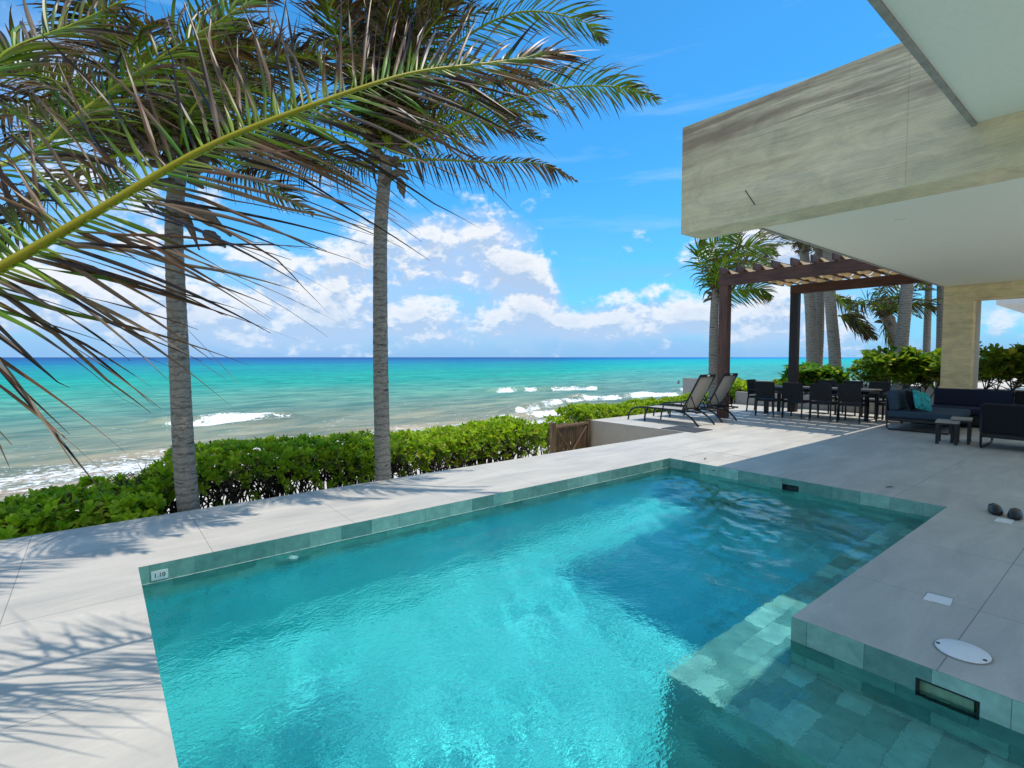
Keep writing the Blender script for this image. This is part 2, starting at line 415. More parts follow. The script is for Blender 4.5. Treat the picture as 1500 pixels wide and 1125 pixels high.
# ------------------------------------------------------------------ ground
X0, X1, XN = .20, 7.05, 3.30           # pool edges along x
Y1, YN, YB = 4.80, 1.36, -1.2          # pool edges along y
ZW, ZF, ZB = -.15, -1.70, -.46         # water, pool floor, bench
LEFT = -1.05; DY = 6.27; PX = 9.78; PY = 9.02; WX = 17.0
def sand_mat():
    m, n, b = material('beach_sand')
    tcn = n.new('ShaderNodeTexCoord').outputs['Object']
    f = n.noise(tcn, 2, 6, .6); g = n.noise(tcn, 60, 3, .6)
    sp = n.new('ShaderNodeSeparateXYZ'); n.l.new(tcn, sp.inputs[0])
    c = n.mix(n.rng(f, .3, .7), (.52, .46, .37), (.66, .60, .50))
    wet = n.rng(n.m('ADD', sp.outputs[2], n.m('MULTIPLY', f, .25)), -2.95, -2.6, 1, 0, smooth=True)
    c = n.mix(wet, c, (.20, .165, .12))
    weed = n.m('MULTIPLY', n.rng(n.noise(n.mapv(tcn, (.5, 2, 1)), 3, 6, .7), .5, .62), n.rng(n.m('ABSOLUTE', n.m('ADD', sp.outputs[2], 2.72)), .0, .22, 1, 0))
    c = n.mix(weed, c, (.07, .045, .025))
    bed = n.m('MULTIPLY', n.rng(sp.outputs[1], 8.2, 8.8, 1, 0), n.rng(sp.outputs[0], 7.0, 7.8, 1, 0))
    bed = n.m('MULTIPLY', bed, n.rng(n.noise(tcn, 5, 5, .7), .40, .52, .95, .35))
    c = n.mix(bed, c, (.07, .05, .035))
    n.put(b.inputs['Base Color'], c); b.inputs['Roughness'].default_value = .9
    n.put(b.inputs['Normal'], n.bump(g, .4, .01)); return m
xs = np.concatenate([np.linspace(-60, -6, 28), np.linspace(-5.5, 30, 143), np.linspace(31, 260, 60)])
ys = np.concatenate([np.linspace(-40, 5, 16), np.linspace(5.5, 40, 140)])
gx, gy = np.meshgrid(xs, ys, indexing='ij')
def ground_h(x, y):
    h = np.where(y < 10.0, -1.12, -1.12 - (y - 10.0) * .148)
    nearhedge = np.clip((x + 8) / 2, 0, 1) * np.clip((7.75 - x) / .3, 0, 1) * np.clip((9.2 - y) / 1.4, 0, 1)
    h = h + .62 * nearhedge
    behind = np.clip((x - WX - .1) / .3, 0, 1) * np.clip((12 - y) / 2, 0, 1)
    h = h + 1.0 * behind
    return h + (fbm(x * .5, y * .5, 4) - .5) * .16 * np.clip((y - 9) / 4, .3, 1)
gz = ground_h(gx, gy)
under = (gx > LEFT - .3) & (gx < WX) & (gy < DY - .1)
gz = np.where(under, -2.2, gz)
under2 = (gx > PX + .1) & (gx < WX) & (gy < PY - .1)
gz = np.where(under2, -2.2, gz)
nx, ny = gx.shape; idx = np.arange(nx * ny).reshape(nx, ny)
Q = np.stack([idx[:-1, :-1], idx[1:, :-1], idx[1:, 1:], idx[:-1, 1:]], -1).reshape(-1, 4)
tag(np_mesh('beach_ground', np.stack([gx, gy, gz], -1).reshape(-1, 3), Q, sand_mat(), smooth=True), kind='structure')

# ------------------------------------------------------------------ terrace deck (one sheet with the pool cut out)
d = MB()
def dtop(x0, x1, y0, y1): d.quad((x0, y0, 0), (x1, y0, 0), (x1, y1, 0), (x0, y1, 0))
dtop(LEFT, X0, -6, Y1); dtop(LEFT, X0, Y1, DY); dtop(X0, X1, Y1, DY); dtop(X1, PX, Y1, DY); dtop(PX, WX, Y1, DY)
dtop(X1, WX + .6, -6, Y1); dtop(XN, X1, -6, YN); dtop(X0, XN, -6, YB); dtop(PX, WX, DY, PY)
dk = d.build('pool_deck', MAT['deck'], uv=True); tag(dk, kind='structure')
e = MB()
def vwall(mb, a, b, z0, z1): mb.quad((a[0], a[1], z0), (b[0], b[1], z0), (b[0], b[1], z1), (a[0], a[1], z1))
vwall(e, (LEFT, DY), (LEFT, -6), -2.3, 0); vwall(e, (PX, DY), (LEFT, DY), -2.3, 0)
vwall(e, (WX, PY), (PX, PY), -2.3, 0)
vwall(e, (PX, PY), (PX, DY), -2.3, 0)
tag(e.build('terrace_retaining_wall', MAT['plaster'], uv=True), 'beige rendered retaining wall dropping from the lounger platform beside the gate', 'retaining wall')

# ------------------------------------------------------------------ swimming pool
pool = thing('swimming_pool', 'turquoise swimming pool with green stone tiled sides and an underwater bench', 'swimming pool', (X0, Y1, 0))
def P(mb, name, mat, **k):
    mb.v = [(v[0] - X0, v[1] - Y1, v[2]) for v in mb.v]
    o = mb.build(name, mat, pool, **k)
    for l in o.data.uv_layers:
        pass
    return o
def hole_wall_x(mb, x, y0, y1, z0, z1, h):
    """wall in the plane x with one rectangular hole h = (ya, yb, za, zb)"""
    ya, yb, za, zb = h
    for (a, b, c, e_) in ((y0, ya, z0, z1), (yb, y1, z0, z1), (ya, yb, z0, za), (ya, yb, zb, z1)):
        mb.quad((x, a, c), (x, b, c), (x, b, e_), (x, a, e_))
    D = .16
    mb.quad((x, ya, za), (x, yb, za), (x + D, yb, za), (x + D, ya, za)); mb.quad((x, ya, zb), (x, yb, zb), (x + D, yb, zb), (x + D, ya, zb))
    mb.quad((x, ya, za), (x + D, ya, za), (x + D, ya, zb), (x, ya, zb)); mb.quad((x, yb, za), (x + D, yb, za), (x + D, yb, zb), (x, yb, zb))
wl = MB(); vwall(wl, (X0, Y1), (X1, Y1), -.45, 0); P(wl, 'side_wall', MAT['tile'], uv=True)
wl = MB(); vwall(wl, (X0, Y1), (X1, Y1), ZF, -.45); P(wl, 'lower_wall', MAT['floor'], uv=True)  # brighter turquoise puts the sky's reflection into the colour of the submerged wall
wl = MB(); vwall(wl, (X0, YB), (X0, Y1), ZF, 0); vwall(wl, (XN, YB), (X0, YB), ZF, 0); P(wl, 'side_wall', MAT['tile'], uv=True)
SKB = (2.86, 3.07, -.175, -.075); SKC = (.48, .735, -.195, -.075)
wl = MB(); hole_wall_x(wl, X1, YN, Y1, ZF, 0, SKB); P(wl, 'end_wall', MAT['tile'], uv=True)
wl = MB(); vwall(wl, (X1, YN), (XN, YN), ZF, 0); P(wl, 'side_wall', MAT['tile'], uv=True)
wl = MB(); hole_wall_x(wl, XN, YB, YN, ZF, 0, SKC); P(wl, 'end_wall', MAT['tile'], uv=True)
fl = MB(); fl.quad((X0, YB, ZF), (X1, YB, ZF), (X1, Y1, ZF), (X0, Y1, ZF)); P(fl, 'pool_floor', MAT['floor'], uv=True)
bn = MB(); BX, BY = 2.62, 1.80
bn.quad((XN, YN, ZB), (X1, YN, ZB), (X1, BY, ZB), (XN, BY, ZB)); bn.quad((BX, 1.18, ZB), (XN, 1.18, ZB), (XN, BY, ZB), (BX, BY, ZB))
vwall(bn, (X1, BY), (BX, BY), ZF, ZB); vwall(bn, (BX, BY), (BX, 1.18), ZF, ZB)
# steps that go down beside the raised corner
bn.quad((2.62, YB, ZB - .003), (XN, YB, ZB - .003), (XN, 1.18, ZB - .003), (2.62, 1.18, ZB - .003)); vwall(bn, (2.62, 1.18), (2.62, YB), ZF, ZB - .003)
bn.quad((2.24, YB, ZB - .42), (2.62, YB, ZB - .42), (2.62, 1.18, ZB - .42), (2.24, 1.18, ZB - .42)); vwall(bn, (2.24, 1.18), (2.24, YB), ZF, ZB - .42)
vwall(bn, (2.62, 1.18), (2.24, 1.18), ZF, ZB - .42)
P(bn, 'underwater_bench', MAT['tile'], uv=True)
def skimmer(x, h, matin):
    ya, yb, za, zb = h; s = MB(); t = .012
    s.box(x + .006, x + .03, ya, yb, zb - t, zb, None); s.box(x + .006, x + .03, ya, yb, za, za + t)
    s.box(x + .006, x + .03, ya, ya + t, za + t, zb - t); s.box(x + .006, x + .03, yb - t, yb, za + t, zb - t)
    f = P(s, 'skimmer', MAT['darkhole'])
    g = MB(); g.box(x + .055, x + .15, ya + .03, yb - .002, za + .002, zb - .03); g.v = [(v[0] - X0, v[1] - Y1, v[2]) for v in g.v]
    g.build('skimmer_flap', matin, f)
skimmer(X1, SKB, mat_simple('dark_skimmer_flap', (.02, .03, .05), .5))
skimmer(XN, SKC, mat_simple('green_skimmer_flap', (.30, .55, .36), .5, nscale=30))
wl = MB(); wl.box(X0 + .01, X1 - .01, Y1 - .003, Y1 - .0006, ZW + .004, ZW + .010); P(wl, 'waterline_strip', mat_simple('pale_waterline', (.55, .66, .60), .7, nscale=20, var=.4))  # thin pale strip along the sea side wall at water level
# depth mark on the sea side wall
pl = MB(); ca = aty(221, 836, Y1); cb = aty(246, 832, Y1); zc = -.092
pl.box(ca.x, cb.x, Y1 - .004, Y1 - .0005, zc - .035, zc + .035)
dm = P(pl, 'depth_mark_plate', MAT['white'])
tx = bpy.data.curves.new('depth_mark_text', 'FONT'); tx.body = '1.10'; tx.size = .085; tx.align_x = 'CENTER'; tx.align_y = 'CENTER'; tx.extrude = .001
to = bpy.data.objects.new('depth_mark_text', tx); COL.objects.link(to)
tx.materials.append(MAT['black'])
bpy.context.view_layer.update()
dg = bpy.context.evaluated_depsgraph_get(); tme = bpy.data.meshes.new_from_object(to.evaluated_get(dg)); bpy.data.objects.remove(to)
to = bpy.data.objects.new('depth_mark_text', tme); COL.objects.link(to); to.parent = dm
to.rotation_euler = (R(90), 0, 0); to.location = ((ca.x + cb.x) / 2 - X0, -.0055, zc); to.scale = ((cb.x - ca.x) / .21,) * 3
# white wall inlet on the sea side
q = unw = aty(412, 834, Y1); inl = MB()
inl.tube([(1.32, Y1 - .001, -.28), (1.32, Y1 - .02, -.28)], [.045, .03], 16)
P(inl, 'water_inlet', MAT['white'])
for px in (1075,):
    g = MB(); g.tube([(X1 - .001, 4.05, -.06), (X1 - .012, 4.05, -.06)], [.018, .018], 12); P(g, 'water_inlet', MAT['greyplaster'])

# ------------------------------------------------------------------ pool water, with real ripples
def mat_water():
    m, n, b = material('pool_water')
    n.n.remove(b)
    tcn = n.new('ShaderNodeTexCoord').outputs['Object']
    f1 = n.noise(n.mapv(tcn, (1, 1.5, 1), rot=(0, 0, .5)), 17, 3, .5, .5)
    f2 = n.noise(n.mapv(tcn, (1, 1.9, 1), rot=(0, 0, .9)), 34, 2, .5, .3)
    h = n.m('ADD', f1, n.m('MULTIPLY', f2, .42))
    calm = n.rng(n.noise(tcn, .9, 2, .5), .40, .62, .35, 1.0)
    sx0 = n.new('ShaderNodeSeparateXYZ'); n.l.new(tcn, sx0.inputs[0])
    calm = n.m('MULTIPLY', calm, n.rng(n.m('SUBTRACT', sx0.outputs[1], n.m('MULTIPLY', sx0.outputs[0], .9)), -1.4, 1.0, .40, 2.3))
    bp = n.bump(n.m('MULTIPLY', h, calm), .5, .016)
    g = n.new('ShaderNodeBsdfGlass'); g.inputs['IOR'].default_value = 1.333; g.inputs['Roughness'].default_value = 0.0
    g.inputs['Color'].default_value = WATERC
    n.l.new(bp, g.inputs['Normal'])
    n.l.new(g.outputs[0], n.n['Material Output'].inputs[0]); return m
WATERC = (.74, .98, 1, 1)
step = .02
wx = np.arange(X0 - .01, X1 + .02, step); wy = np.arange(YB - .01, Y1 + .02, step)
ax_, ay_ = np.meshgrid(wx, wy, indexing='ij'); hz = np.zeros_like(ax_)
rs = np.random.RandomState(3)
amp_mod = .55 + .9 * fbm(ax_ * .6 + 3, ay_ * .6, 3)
for i in range(26):
    lam = .14 * (1.13 ** i) if i < 14 else rs.uniform(.16, .6)
    th = rs.normal(R(118), .75); kx, ky = math.cos(th) * 2 * PI / lam, math.sin(th) * 2 * PI / lam
    hz += np.sin(kx * ax_ + ky * ay_ + rs.rand() * 6.28) * lam * (.0037 if lam < .3 else .0024) * rs.uniform(.6, 1.2)
hz *= amp_mod * (.45 + .55 * np.clip((ay_ - .3 * ax_ + .2) / 1.2, 0, 1))
WV = np.stack([ax_, ay_, ZW + hz], -1).reshape(-1, 3)
wn = ax_.shape; wi = np.arange(wn[0] * wn[1]).reshape(wn)
Q = np.stack([wi[:-1, :-1], wi[1:, :-1], wi[1:, 1:], wi[:-1, 1:]], -1).reshape(-1, 4)
cxm = (ax_[:-1, :-1] + step / 2).ravel(); cym = (ay_[:-1, :-1] + step / 2).ravel()
Q = Q[~((cxm > XN + .03) & (cym < YN - .03))]
water = tag(np_mesh('pool_water', WV, Q, mat_water(), smooth=True), kind='structure')
CAUSTICS = True
if CAUSTICS:
    sd.cycles.is_caustics_light = True
    water.cycles.is_caustics_caster = True
    for o in pool.children:
        o.cycles.is_caustics_receiver = True

# ------------------------------------------------------------------ sea
SEA = -3.0
def sea_mat():
    m, n, b = material('sea_water')
    a = n.new('ShaderNodeVertexColor', layer_name='Col')
    tcn = n.new('ShaderNodeTexCoord').outputs['Object']
    f = n.noise(n.mapv(tcn, (1, 1.3, 1)), 3.2, 6, .72, .6)
    f2 = n.noise(n.mapv(tcn, (.12, .5, 1)), 1.1, 5, .65, .3)
    f3 = n.noise(n.mapv(tcn, (.012, .05, 1)), 1.0, 6, .65)
    fo = a.outputs[1]
    foam = n.rng(n.m('ADD', n.m('MULTIPLY', fo, 1.1), n.m('MULTIPLY', n.m('SUBTRACT', f, .5), 2.6)), .46, .80, smooth=True)
    foam = n.m('MULTIPLY', foam, n.rng(fo, .02, .12))
    c = n.mix(n.rng(f2, .38, .62), (.58, .74, .80), (1.32, 1.16, 1.12))
    f4 = n.noise(n.mapv(tcn, (.35, 1.5, 1)), 1.0, 5, .7, .4)
    c = n.mix(1.0, c, n.mix(n.rng(f4, .38, .62), (.80, .86, .88), (1.16, 1.10, 1.08)), 'MULTIPLY')
    c = n.mix(1.0, a.outputs[0], c, 'MULTIPLY')
    c = n.mix(1.0, c, n.mix(n.rng(f3, .35, .65), (.75, .88, .95), (1.2, 1.1, 1.05)), 'MULTIPLY')
    c = n.mix(foam, c, (.80, .82, .82))
    n.put(b.inputs['Base Color'], c); b.inputs['Roughness'].default_value = .9; b.inputs['Specular IOR Level'].default_value = 0
    h = n.m('ADD', n.m('MULTIPLY', f2, 3.0), n.m('ADD', f, n.m('MULTIPLY', n.noise(n.mapv(tcn, (.6, 1.6, 1)), 1.4, 5, .6, .4), 1.6)))
    bp = n.bump(h, .6, .10); n.put(b.inputs['Normal'], n.bump(h, .35, .10))
    gl = n.new('ShaderNodeBsdfGlossy'); gl.inputs['Roughness'].default_value = .18; n.put(gl.inputs['Normal'], bp)
    lw_ = n.new('ShaderNodeFresnel'); lw_.inputs[0].default_value = 1.33; n.put(lw_.inputs['Normal'], bp)
    fac = n.m('MULTIPLY', n.m('MINIMUM', lw_.outputs[0], .12), n.rng(foam, 0, 1, 1.0, .0))
    ms = n.new('ShaderNodeMixShader'); n.put(ms.inputs[0], fac); n.l.new(b.outputs[0], ms.inputs[1]); n.l.new(gl.outputs[0], ms.inputs[2])
    n.l.new(ms.outputs[0], n.n['Material Output'].inputs[0]); return m
th = np.linspace(R(1), R(112), 760); rr = 15.5 * (9500 / 15.5) ** (np.linspace(0, 1, 700) ** 1.25)
T_, RR = np.meshgrid(th, rr, indexing='ij'); sx_ = RR * np.cos(T_); sy_ = RR * np.sin(T_)
off = np.maximum(sy_ - 23 - 1.2 * np.sin(sx_ * .11) - 3 * (fbm(sx_ * .05, sy_ * .02 + 9, 3) - .5), -3)
fade = np.clip(1 - RR / 260, 0, 1) ** .6
wob = fbm(sx_ * .05, sy_ * .03, 4)
ph = sy_ / 8.5 * 2 * PI + wob * 16 + .04 * sx_
hsea = (np.maximum(0, np.sin(ph)) ** 2 * .30 * (fbm(sx_ * .08 + 40, sy_ * .1, 3)) + .10 * (fbm(sx_ * .35, sy_ * .9, 4) - .5)) * fade * np.clip(off / 8, .08, 1)
rng_ = np.random.RandomState(5)
hch = np.zeros_like(hsea)
for i in range(10):
    lam = rng_.uniform(1.2, 5.5); a_ = rng_.normal(R(97), .45)
    hch += np.sin((np.cos(a_) * sx_ + np.sin(a_) * sy_) * 2 * PI / lam + rng_.rand() * 6) * lam * .0065
hsea += 1.5 * hch * np.clip(1 - RR / 220, 0, 1) * np.clip(off / 10, .1, 1)
foam = np.zeros_like(hsea)
fn = fbm(sx_ * .55, sy_ * 1.1, 5); fl_ = fbm(sx_ * .22 + 7, sy_ * 1.3 + 3, 4)
def breaker(x0, x1, y0, y1, H, wdt, F=1.0, tail=2.5):
    """a breaking crest from (x0, y0) to (x1, y1)"""
    global hsea, foam
    t = (sx_ - x0) / (x1 - x0); yc = y0 + (y1 - y0) * t + .8 * (fbm(sx_ * .3, sx_ * 0 + 1, 3) - .5)
    e_ = np.clip(np.minimum(t + .18, 1.18 - t) / .25, 0, 1); e_ = e_ * e_ * (3 - 2 * e_)
    ef = np.clip(np.minimum(t, 1 - t) / .06, 0, 1)
    dd = sy_ - yc
    prof = np.where(dd < 0, np.exp(-(dd / (wdt * .45)) ** 2), np.exp(-(dd / (wdt * 1.3)) ** 2))
    hsea = hsea + H * prof * e_
    face = np.exp(-((dd + wdt * .55) / (wdt * (.35 + .75 * fbm(sx_ * .5 + 2, sy_ * .4, 3)))) ** 2) * ef * (.78 + 1.5 * (fn - .5) * 2)
    trail = np.exp(-np.clip(dd, 0, None) / tail) * (dd > 0) * ef * .42 * (.4 + 1.2 * fl_)
    foam = np.maximum(foam, np.clip(face * F, 0, 1)); foam = np.maximum(foam, np.clip(trail * F, 0, 1))
breaker(3.0, 11.6, 41.2, 41.0, .55, 1.25, 1.15)
breaker(-9, 3.2, 40, 41.2, .22, 1.6, .0)
breaker(40, 56, 55, 50, .5, 1.3, .75)
breaker(27, 40, 33.6, 38.5, .40, .8, .85)
breaker(39, 58, 38.6, 35, .45, .9, .9)
breaker(23, 32, 30.6, 30.2, .30, .8, .95)
breaker(60, 80, 40, 36, .4, .9, .8)
breaker(-16, -7, 52, 53, .35, 1.3, .1)
wash = np.clip(1 - np.abs(off - 3.0) / 4.6, 0, 1) ** .7 * (.15 + 1.15 * fl_) * .80
edge_ = np.clip(1 - np.abs(off - .35) / .5, 0, 1) * .7
foam = np.clip(np.maximum(foam, np.maximum(wash, edge_ * (.4 + fn))), 0, 1)
foam = np.where(fn > .60, np.maximum(foam, .40 * np.clip(1 - off / 34, 0, 1)), foam)
foam = np.maximum(foam, np.clip((np.sin(ph) - .80) * 4, 0, 1) * np.clip((fbm(sx_ * .12 + 60, sy_ * .16, 3) - .54) * 8, 0, 1) * .55 * np.clip(1 - off / 60, 0, 1))
stops = np.array([0, 6, 14, 28, 48, 78, 120, 210, 420, 1000, 4000.])
cols = np.array(1.12 * np.array([(.30, .27, .19), (.24, .245, .17), (.20, .25, .18), (.15, .265, .195), (.085, .31, .235), (.02, .33, .25), (.005, .31, .27), (.003, .27, .29), (.002, .17, .32), (.001, .10, .28), (.001, .06, .20)]))
offc = off * (1 + .5 * (fbm(sx_ * .015, sy_ * .02, 4) - .5)) + 14 * (fbm(sx_ * .04 + 3, sy_ * .09, 4) - .5) * np.clip(off / 30, 0, 1)
offc = np.clip(offc, 0, None)
# to the east the shelf stays shallow and clear for longer
east = np.clip((R(48) - T_) / R(22), 0, 1); offe = offc / (1 + 1.6 * east)
CC = np.stack([np.interp(offe, stops, cols[:, k]) for k in range(3)], -1)
CC = CC * (1 - east[..., None] * np.array([.75, .0, .0]) * np.clip(off / 30, 0, 1)[..., None]) * (1 + east[..., None] * np.array([0, .25, .55]) * np.clip(off / 20, 0, 1)[..., None])
weedp = np.clip((fbm(sx_ * .10 + 11, sy_ * .35, 4) - .56) * 7, 0, 1) * np.clip(1 - off / 26, 0, 1) * .55
CC = CC * (1 - weedp[..., None]) + weedp[..., None] * np.array([.16, .13, .075])
wn = sx_.shape; wi = np.arange(wn[0] * wn[1]).reshape(wn)
Q = np.stack([wi[:-1, :-1], wi[1:, :-1], wi[1:, 1:], wi[:-1, 1:]], -1).reshape(-1, 4)[:, ::-1]
keep = sy_.ravel()[Q].min(1) > 19; Q = Q[keep]
col4 = np.concatenate([CC.reshape(-1, 3), foam.reshape(-1, 1)], 1)
tag(np_mesh('sea', np.stack([sx_, sy_, SEA + hsea], -1).reshape(-1, 3), Q, sea_mat(), col=col4, smooth=True), kind='structure')
# deep water floor far below keeps the seaward ground closed
g = MB(); g.quad((-9500, -9500, -6.5), (9500, -9500, -6.5), (9500, 9500, -6.5), (-9500, 9500, -6.5))
tag(g.build('sea_bed', mat_simple('sea_bed_blue', (.02, .10, .16), .7)), kind='structure')

# ------------------------------------------------------------------ villa
villa = thing('villa', 'modern villa with travertine roof beam, pale soffits and a travertine column over the terrace', 'villa')
BXF, BXB, YE, ZC = 5.41, 5.86, 3.58, 3.42
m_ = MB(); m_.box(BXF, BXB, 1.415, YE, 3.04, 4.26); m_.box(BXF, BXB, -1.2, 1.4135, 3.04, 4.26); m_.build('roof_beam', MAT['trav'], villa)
m_ = MB(); m_.box(BXB, 22, -1, YE, ZC, ZC + .03); m_.build('terrace_ceiling', MAT['ceil'], villa)
m_ = MB(); m_.box(BXB + .001, 22, YE + .002, YE + .03, ZC - .02, ZC + .10); m_.box(BXB, 22, -1, YE - .01, ZC + .03, ZC + .30); m_.build('slab_edge', MAT['edge'], villa)
m_ = MB(); m_.box(-4, BXF - .003, -1.2, .965, 3.42, 3.46); m_.build('upper_soffit', MAT['ceil'], villa)
m_ = MB(); m_.box(-4, BXF - .004, .967, 1.0, 3.40, 3.62); m_.box(-4, BXF - .004, -1.2, .96, 3.46, 3.62); m_.build('slab_edge', MAT['edge'], villa)
m_ = MB(); m_.box(17.2, 17.55, 2.98, YE - .005, 0, ZC); m_.build('column', MAT['trav2'], villa, bevel=.004)
m_ = MB(); m_.box(17.203, 17.55, -1, 2.98, 3.02, ZC - .002); m_.build('lintel', MAT['trav2'], villa)
m_ = MB(); m_.box(17.56, 17.62, 2.90, 3.56, 0, ZC - .003); m_.build('pilaster', MAT['whitewall'], villa)
m_ = MB(); m_.box(-4, 22, -6.2, -6.0, 0, 3.6); m_.build('wall', MAT['whitewall'], villa)
for (px, py) in ((1318, 321), (1385, 356), (1430, 382)):
    p = atz(px, py, ZC); g = MB(); g.tube([(p.x, p.y, ZC - .012), (p.x, p.y, ZC + .002)], .055, 20); g.build('downlight', MAT['ceil'], villa)
m_ = MB(); pa, pb = atx(1092, 279, BXF), atx(1106, 300, BXF)
m_.bar((BXF - .002, pa.y, pa.z), (BXF - .002, pb.y, pb.z), .008, .006, (1, 0, 0)); m_.build('chip_crack', MAT['darkhole'], villa)

# neighbouring house, only the tip of its roof slab in view
nb = thing('neighbour_house', 'pale neighbouring house slab jutting in at the far right behind the garden', 'house', (32, 2, -.1))
m_ = MB(); m_.box(-1.0, 9, -9, 2.62, 4.0, 5.6); m_.build('roof_slab', MAT['whitewall'], nb)
m_ = MB(); m_.box(1, 8.5, -9, -1.2, 0, 4.0); m_.build('wall', MAT['whitewall'], nb)

# low walls at the end of the terrace
lw = MB(); lw.box(WX, WX + .22, YE + .02, PY, -.5, .42)
tag(lw.build('low_garden_wall', MAT['greyplaster'], bevel=.006), 'low grey garden wall closing the terrace behind the dining table', 'wall')
lw = MB(); lw.box(21.5, 21.75, -3, 14, -.6, .62)
tag(lw.build('boundary_wall', MAT['greyplaster'], bevel=.006), 'dark grey boundary wall behind the sea grape shrubs', 'wall')

# ------------------------------------------------------------------ pergola
pg = thing('pergola', 'dark red wooden pergola with rafters and cream cloth shades over the dining table', 'pergola', (12.9, 7.2, 0))
def G(mb, name, mat, **k):
    mb.v = [(v[0] - 12.9, v[1] - 7.2, v[2]) for v in mb.v]; return mb.build(name, mat, pg, **k)
XA, XB_, YP = 12.9, 15.95, 7.32
g = MB(); g.box(XA - .10, XA + .10, YP - .26, YP - .02, 0, 3.45); G(g, 'post', MAT['woodpost'], bevel=.008)
g = MB(); g.box(XB_ - .10, XB_ + .10, YP - .72, YP - .50, 0, 3.43); G(g, 'post', mat_wood('near_black_post_wood', (.015, .011, .010), (.035, .022, .018), 2), bevel=.008)
g = MB(); g.box(XA - .07, XA + .07, 3.2, YP + .02, 3.45, 3.73); G(g, 'beam', MAT['wood'], bevel=.008)
g = MB(); g.box(XB_ - .07, XB_ + .07, 3.2, YP - .48, 3.43, 3.69); G(g, 'beam', MAT['wood'], bevel=.008)
rf = [YP - .12 - i * .44 for i in range(9)]
for y in rf:
    g = MB(); g.box(XA - .26, XB_ + .30, y - .025, y + .025, 3.732, 3.90); G(g, 'rafter', MAT['wood'], bevel=.005)
def cloth_mat():
    m, n, b = material('cream_shade_cloth')
    b.inputs['Base Color'].default_value = (.62, .52, .36, 1); b.inputs['Roughness'].default_value = .9
    tr = n.new('ShaderNodeBsdfTranslucent'); tr.inputs[0].default_value = (.80, .66, .44, 1)
    ms = n.new('ShaderNodeMixShader'); ms.inputs[0].default_value = .5
    n.l.new(b.outputs[0], ms.inputs[1]); n.l.new(tr.outputs[0], ms.inputs[2]); n.l.new(ms.outputs[0], n.n['Material Output'].inputs[0]); return m
CM = cloth_mat()
# cloth panels run across the rafters and sag between them
nxp = 5
for k in range(nxp):
    xa = XA + .12 + k * (XB_ + .25 - XA - .12) / nxp; xb = xa + (XB_ + .25 - XA - .12) / nxp - .075
    V = []; U = []; ny_ = 90
    ys_ = np.linspace(rf[0] + .05, rf[-1] - .05, ny_)
    for i, y in enumerate(ys_):
        ph_ = (rf[0] - y) / .44; sag = abs(math.sin(PI * ph_))
        for j, x in enumerate(np.linspace(xa, xb, 5)):
            V.append((x - 12.9, y - 7.2, 3.90 + .012 - .20 * sag * (1 - .12 * math.sin(j * 1.7 + k)) + .01 * math.sin(i * .9 + j)))
    ii = np.arange(ny_ * 5).reshape(ny_, 5)
    Q = np.stack([ii[:-1, :-1], ii[1:, :-1], ii[1:, 1:], ii[:-1, 1:]], -1).reshape(-1, 4)
    o = np_mesh('shade_cloth', np.array(V), Q, CM, pg, smooth=True)
    so = o.modifiers.new('thick', 'SOLIDIFY'); so.thickness = .003

# ------------------------------------------------------------------ dining set
def dining_chair():
    t = thing('dining_chair', 'x', 'chair', group='black chairs round the dining table')
    s = MB(); s.box(-.24, .24, -.24, .24, .43, .465); s.build('seat', MAT['blackplastic'], t, bevel=.01)
    M_ = Matrix.Translation((0, -.235, .45)) @ Matrix.Rotation(R(7), 4, 'X')
    s = MB(); s.box(-.235, .235, -.018, .018, .05, .49, M_); s.build('backrest', MAT['blackplastic'], t, bevel=.01)
    for sx in (-1, 1):
        s = MB(); s.bar((sx * .23, -.25, .44), (sx * .24, -.285, 0), .035, .035); s.bar((sx * .235, -.235, .43), (sx * .235, -.29, .92), .03, .03, (0, 1, 0)); s.build('leg', MAT['black'], t)
        s = MB(); s.bar((sx * .235, .235, .64), (sx * .24, .245, 0), .035, .035); s.build('leg', MAT['black'], t)
        s = MB(); s.box(sx * .235 - .025, sx * .235 + .025, -.26, .26, .64, .665); s.build('armrest', MAT['black'], t, bevel=.006)
    s = MB()
    for sx in (-1, 1): s.box(sx * .225 - .012, sx * .225 + .012, -.24, .24, .40, .43)
    s.box(-.21, .21, .20, .225, .40, .43); s.box(-.21, .21, -.235, -.21, .40, .43); s.build('seat_frame', MAT['black'], t)
    return t
ch0 = dining_chair()
TX0, TX1, TY0, TY1 = 14.80, 15.72, 4.42, 7.05
spots = [(14.35, 6.64, -90, 'black dining chair on the terrace side of the table, nearest the lounge chairs'),
         (14.42, 5.96, -90, 'black dining chair on the terrace side of the table, second from the lounge chairs'),
         (14.48, 5.31, -90, 'black dining chair on the terrace side of the table, second from the sofas'),
         (14.55, 4.70, -90, 'black dining chair on the terrace side of the table, nearest the sofas'),
         (16.22, 6.00, 90, 'black dining chair on the garden side of the table, nearest the dark post'),
         (16.20, 5.34, 90, 'black dining chair on the garden side of the table, at its middle'),
         (16.18, 4.70, 90, 'black dining chair on the garden side of the table, nearest the travertine column'),
         (15.2, 7.30, 180, 'black dining chair at the head of the table by the sea'),
         (15.35, 4.12, 0, 'black dining chair at the end of the table beside the sofa')]
for i, (x, y, a, lb) in enumerate(spots):
    o = ch0 if i == 0 else copy_tree(ch0)
    o.location = (x, y, 0); o.rotation_euler = (0, 0, R(a)); o['label'] = lb
tb = thing('dining_table', 'long black dining table with a grey brown plank top under the pergola', 'table', ((TX0 + TX1) / 2, (TY0 + TY1) / 2, 0))
hx, hy = (TX1 - TX0) / 2, (TY1 - TY0) / 2
s = MB()
for k in range(7): s.box(-hx + k * 2 * hx / 7 + .003, -hx + (k + 1) * 2 * hx / 7 - .003, -hy, hy, .745, .775)
